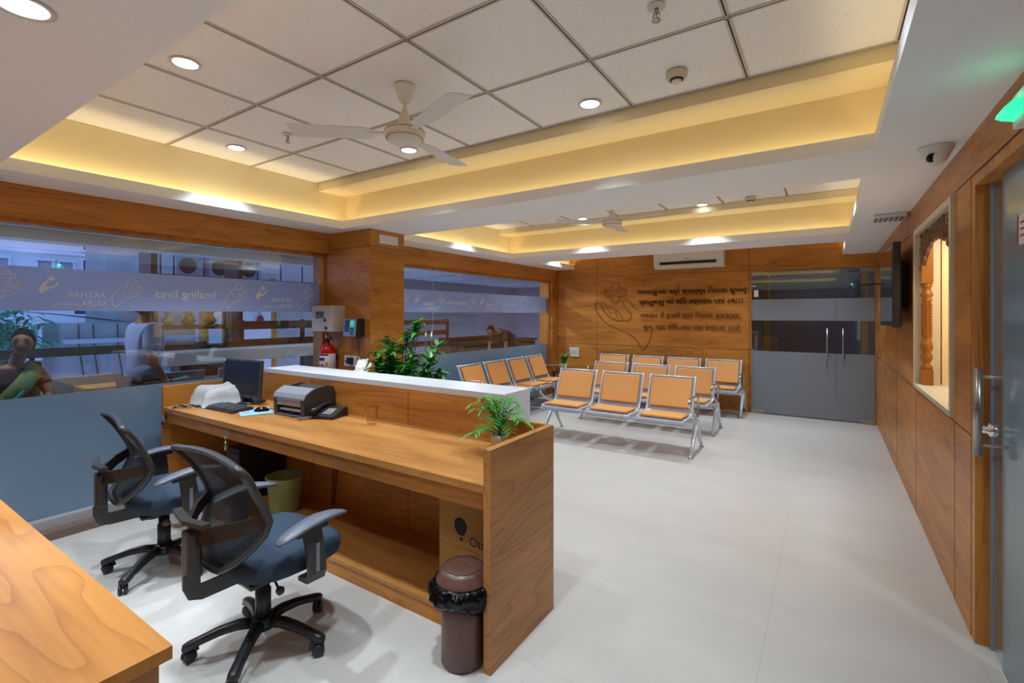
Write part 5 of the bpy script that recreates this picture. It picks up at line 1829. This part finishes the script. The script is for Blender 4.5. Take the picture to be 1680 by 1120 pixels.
def head(t, c, face, tilt=0, long_hair=False, r=.095):
    """head with brow, nose, mouth, ears and hair; face is the heading in degrees of the gaze (0 = +x)"""
    T = Matrix.Translation(c) @ rotm(0, 0, face) @ rotm(0, tilt, 0)
    m = MB()
    b = bmesh.new()
    bmesh.ops.create_uvsphere(b, u_segments=28, v_segments=20, radius=1)
    for v in b.verts:
        x, y, z = v.co
        k = 1 - .28 * max(0, -z) ** 1.3
        X = x * .094 * (k + (.06 if x > 0 and z < -.2 else 0)); Y = y * .074 * k; Z = z * .122
        if x > 0 and abs(y) < .3 and -.35 < z < .12:
            X += .020 * (1 - abs(y) / .3) * (1 - abs(z + .14) / .26 if abs(z + .14) < .26 else 0)
        if x > .2 and .1 < z < .3:
            X += .004
        if x > .3 and abs(abs(y) - .38) < .18 and abs(z - .08) < .09:
            X -= .007
        v.co = (X, Y, Z)
    m.merge(b, 0, T, True)
    for s in (-1, 1):
        m.ball((-.005, s * .076, -.01), .022, sc=(.7, .35, 1.25), M4=T, u=10, v=8)
    hd = m.build('head', 'skin', t)
    m = MB()
    for s in (-1, 1):
        m.ball((.079, s * .030, .012), .011, sc=(.6, 1.2, .7), M4=T, u=10, v=8)
    m.build('eyes', 'ink', hd)
    m = MB()
    for s in (-1, 1):
        m.sweep([(.082, s * .018, .032), (.086, s * .032, .036), (.076, s * .048, .031)], [(-.003, -.003), (.003, -.003), (.003, .003), (-.003, .003)], up=(0, 0, 1), M4=T)
    m.build('eyebrows', 'hair', hd)
    m = MB(); m.ball((.082, 0, -.062), .014, sc=(.5, 1.5, .42), M4=T, u=10, v=8); m.build('mouth', 'blouse', hd)
    m = MB()
    b = bmesh.new()
    bmesh.ops.create_uvsphere(b, u_segments=28, v_segments=20, radius=1)
    for v in b.verts:
        x, y, z = v.co
        v.co = (x * .103 - .010, y * .083, z * .130 + .008)
    cut = bmesh.ops.bisect_plane(b, geom=b.verts[:] + b.edges[:] + b.faces[:], plane_co=(.045, 0, .05), plane_no=(.75, 0, -.66), clear_outer=True)
    m.merge(b, 0, T, True)
    if long_hair:
        m.ball((-.115, 0, -.045), .048, M4=T)
    m.build('hair', 'hair', hd)


# seated woman
t = thing('person', 'seated woman in a green sari with a teal border looking into the room', 'person', (-5.95, 1.15, 0))
P = {'pel': (-6.0, 1.12, .52, (.15, .12)), 'wst': (-6.0, 1.12, .68, (.125, .10)), 'chs': (-5.98, 1.12, .90, (.135, .10)), 'nk': (-5.96, 1.13, 1.05, .055), 'nk2': (-5.94, 1.14, 1.12, .050), 'hd': (-5.93, 1.15, 1.18, .05),
     'ls': (-5.98, 1.27, .98, .055), 'le': (-5.88, 1.34, .76, .042), 'lw': (-5.72, 1.18, .68, .028), 'rs': (-5.96, .97, .98, .055), 're': (-5.85, .92, .76, .042), 'rw': (-5.70, 1.02, .68, .028),
     'lh': (-5.95, 1.22, .50, .09), 'lk': (-5.60, 1.24, .50, .07), 'la': (-5.56, 1.24, .10, .042), 'lt': (-5.44, 1.25, .045, .035), 'rh': (-5.95, 1.02, .50, .09), 'rk': (-5.60, 1.02, .50, .07), 'ra': (-5.56, 1.02, .10, .042), 'rt': (-5.44, 1.01, .045, .035)}
E = [('pel', 'wst'), ('wst', 'chs'), ('chs', 'nk'), ('nk', 'nk2'), ('nk2', 'hd'), ('chs', 'ls'), ('ls', 'le'), ('le', 'lw'), ('chs', 'rs'), ('rs', 're'), ('re', 'rw'), ('pel', 'lh'), ('lh', 'lk'), ('lk', 'la'), ('la', 'lt'), ('pel', 'rh'), ('rh', 'rk'), ('rk', 'ra'), ('ra', 'rt')]
hand_edges(P, E, 'l', 'lw', (.6, -.75, -.1), (.7, .6, 0)); hand_edges(P, E, 'r', 'rw', (.6, .75, -.1), (.7, -.6, 0))
skin_mesh(P, E, 'pel').build('body', 'skin', t)
head(t, (-5.91, 1.165, 1.245), -18, long_hair=True)
P = {'a': (-6.0, 1.12, .66, (.155, .13)), 'b': (-5.98, 1.12, .90, (.165, .135)), 'c': (-5.965, 1.125, 1.02, (.09, .08)), 'ls': (-5.98, 1.27, .98, .078), 'le': (-5.92, 1.31, .85, .065), 'rs': (-5.96, .97, .98, .078), 're': (-5.90, .94, .85, .065)}
skin_mesh(P, [('a', 'b'), ('b', 'c'), ('b', 'ls'), ('ls', 'le'), ('b', 'rs'), ('rs', 're')], 'a').build('blouse', 'blouse', t)
m = MB()
def skirt(u, v):
    a = 2 * math.pi * u
    f = 1 + .04 * math.sin(a * 16)
    rx = (.16 + .10 * v ** .7) * f; ry = (.20 + .06 * v) * f
    x = -5.98 + .30 * min(1, v * 1.6) + rx * math.cos(a) * (1 + .5 * (v < .5) * v); z = .66 - .03 * v * (v < .4) - .60 * max(0, v - .25) / .75
    return (x, 1.12 + ry * math.sin(a), z)
m.surf(skirt, 96, 14, thick=.004); m.build('sari_skirt', 'sari', t)
band = [(-6.10, 1.25, .70), (-6.10, 1.27, .92), (-6.04, 1.26, 1.035), (-5.96, 1.25, 1.045), (-5.87, 1.22, .98), (-5.83, 1.13, .86), (-5.84, 1.03, .74), (-5.90, .97, .64)]
m = MB(); m.sweep(band, [(-.065, -.006), (.065, -.006), (.065, .006), (0, .012), (-.065, .006)], up=(1, .2, .3)); dr = m.build('sari_drape', 'sari', t)
m = MB(); m.sweep([(x + .012, y - .0, z - .055) for x, y, z in band[3:]], [(-.012, -.007), (.012, -.007), (.012, .009), (-.012, .009)], up=(1, .2, .3)); m.build('teal_border', 'sari_teal', dr)

# walking man in pale blue (blurred in the photo, built at rest)
t = thing('person', 'standing man in a pale blue shirt beyond the left window, seen from behind', 'person', (-5.25, 1.83, 0))
X, Y = -5.25, 1.83
P = {'pel': (X, Y, .90, (.155, .105)), 'wst': (X, Y, 1.04, (.135, .095)), 'chs': (X, Y, 1.26, (.16, .105)), 'nk': (X, Y, 1.42, .058), 'nk2': (X, Y + .005, 1.48, .052), 'hd': (X, Y + .01, 1.53, .055),
     'ls': (X + .17, Y, 1.36, .058), 'le': (X + .22, Y - .02, 1.09, .043), 'lw': (X + .21, Y + .10, .87, .028), 'rs': (X - .17, Y, 1.36, .058), 're': (X - .22, Y - .03, 1.09, .043), 'rw': (X - .21, Y + .04, .86, .028),
     'lh': (X + .09, Y, .86, .09), 'lk': (X + .10, Y + .08, .48, .062), 'la': (X + .10, Y + .02, .09, .042), 'lt': (X + .11, Y + .15, .04, .038), 'rh': (X - .09, Y, .86, .09), 'rk': (X - .10, Y - .02, .48, .062), 'ra': (X - .10, Y - .14, .09, .042), 'rt': (X - .10, Y - .01, .04, .038)}
E2 = [('pel', 'wst'), ('wst', 'chs'), ('chs', 'nk'), ('nk', 'nk2'), ('nk2', 'hd'), ('chs', 'ls'), ('ls', 'le'), ('le', 'lw'), ('chs', 'rs'), ('rs', 're'), ('re', 'rw'), ('pel', 'lh'), ('lh', 'lk'), ('lk', 'la'), ('la', 'lt'), ('pel', 'rh'), ('rh', 'rk'), ('rk', 'ra'), ('ra', 'rt')]
hand_edges(P, E2, 'l', 'lw', (0, .25, -1), (0, 1, .2), (-1, 0, 0))
hand_edges(P, E2, 'r', 'rw', (0, .25, -1), (0, 1, .2), (1, 0, 0))
skin_mesh(P, E2, 'pel').build('body', 'skin', t)
head(t, (X, Y + .02, 1.60), 80)
P = {'w0': (X, Y, .86, (.18, .14)), 'wst': (X, Y, 1.04, (.165, .13)), 'chs': (X, Y, 1.26, (.19, .14)), 'n': (X, Y, 1.40, (.10, .09)), 'ls': (X + .17, Y, 1.36, .085), 'le': (X + .21, Y - .015, 1.14, .070), 'rs': (X - .17, Y, 1.36, .085), 're': (X - .21, Y - .02, 1.14, .070)}
skin_mesh(P, [('w0', 'wst'), ('wst', 'chs'), ('chs', 'n'), ('chs', 'ls'), ('ls', 'le'), ('chs', 'rs'), ('rs', 're')], 'w0').build('shirt', 'shirt_blue', t)
P = {'p': (X, Y, .90, (.165, .115)), 'lh': (X + .09, Y, .84, .10), 'lk': (X + .10, Y + .08, .48, .078), 'la': (X + .10, Y + .02, .12, .062), 'rh': (X - .09, Y, .84, .10), 'rk': (X - .10, Y - .02, .48, .078), 'ra': (X - .10, Y - .14, .12, .062)}
skin_mesh(P, [('p', 'lh'), ('lh', 'lk'), ('lk', 'la'), ('p', 'rh'), ('rh', 'rk'), ('rk', 'ra')], 'p').build('trousers', 'trouser', t)

# man bending beyond the second window
t = thing('person', 'man in a black shirt bending forward beyond the second window', 'person', (-5.75, 8.6, 0))
X, Y = -5.72, 8.62
P = {'pel': (X, Y, .88, (.15, .11)), 'wst': (X, Y - .13, 1.0, (.13, .10)), 'chs': (X + .0, Y - .36, 1.13, (.155, .11)), 'nk': (X, Y - .53, 1.15, .056), 'nk2': (X, Y - .60, 1.155, .05), 'hd': (X, Y - .65, 1.15, .05),
     'ls': (X + .17, Y - .42, 1.10, .056), 'le': (X + .21, Y - .44, .84, .042), 'lw': (X + .17, Y - .56, .64, .028), 'rs': (X - .17, Y - .42, 1.10, .056), 're': (X - .20, Y - .46, .84, .042), 'rw': (X - .15, Y - .58, .64, .028),
     'lh': (X + .09, Y + .02, .84, .09), 'lk': (X + .10, Y - .04, .46, .062), 'la': (X + .10, Y + .04, .09, .042), 'lt': (X + .10, Y - .10, .04, .037), 'rh': (X - .09, Y + .02, .84, .09), 'rk': (X - .10, Y - .04, .46, .062), 'ra': (X - .10, Y + .06, .09, .042), 'rt': (X - .10, Y - .08, .04, .037)}
E3 = [('pel', 'wst'), ('wst', 'chs'), ('chs', 'nk'), ('nk', 'nk2'), ('nk2', 'hd'), ('chs', 'ls'), ('ls', 'le'), ('le', 'lw'), ('chs', 'rs'), ('rs', 're'), ('re', 'rw'), ('pel', 'lh'), ('lh', 'lk'), ('lk', 'la'), ('la', 'lt'), ('pel', 'rh'), ('rh', 'rk'), ('rk', 'ra'), ('ra', 'rt')]
hand_edges(P, E3, 'l', 'lw', (-.1, -.5, -1), (0, 1, -.4), (-1, 0, 0)); hand_edges(P, E3, 'r', 'rw', (.1, -.5, -1), (0, 1, -.4), (1, 0, 0))
skin_mesh(P, E3, 'pel').build('body', 'skin', t)
head(t, (X + .02, Y - .72, 1.145), -75, tilt=25)
P = {'w0': (X, Y + .04, .88, (.18, .15)), 'wst': (X, Y - .13, 1.0, (.165, .14)), 'chs': (X, Y - .36, 1.13, (.19, .15)), 'n': (X, Y - .50, 1.15, (.10, .09)), 'ls': (X + .17, Y - .42, 1.10, .085), 'le': (X + .20, Y - .43, .92, .070), 'rs': (X - .17, Y - .42, 1.10, .085), 're': (X - .19, Y - .45, .92, .070)}
skin_mesh(P, [('w0', 'wst'), ('wst', 'chs'), ('chs', 'n'), ('chs', 'ls'), ('ls', 'le'), ('chs', 'rs'), ('rs', 're')], 'w0').build('shirt', 'shirt_black', t)
P = {'p': (X, Y, .88, (.16, .12)), 'lh': (X + .09, Y + .02, .82, .10), 'lk': (X + .10, Y - .04, .46, .078), 'la': (X + .10, Y + .04, .12, .062), 'rh': (X - .09, Y + .02, .82, .10), 'rk': (X - .10, Y - .04, .46, .078), 'ra': (X - .10, Y + .06, .12, .062)}
skin_mesh(P, [('p', 'lh'), ('lh', 'lk'), ('lk', 'la'), ('p', 'rh'), ('rh', 'rk'), ('rk', 'ra')], 'p').build('trousers', 'trouser', t)
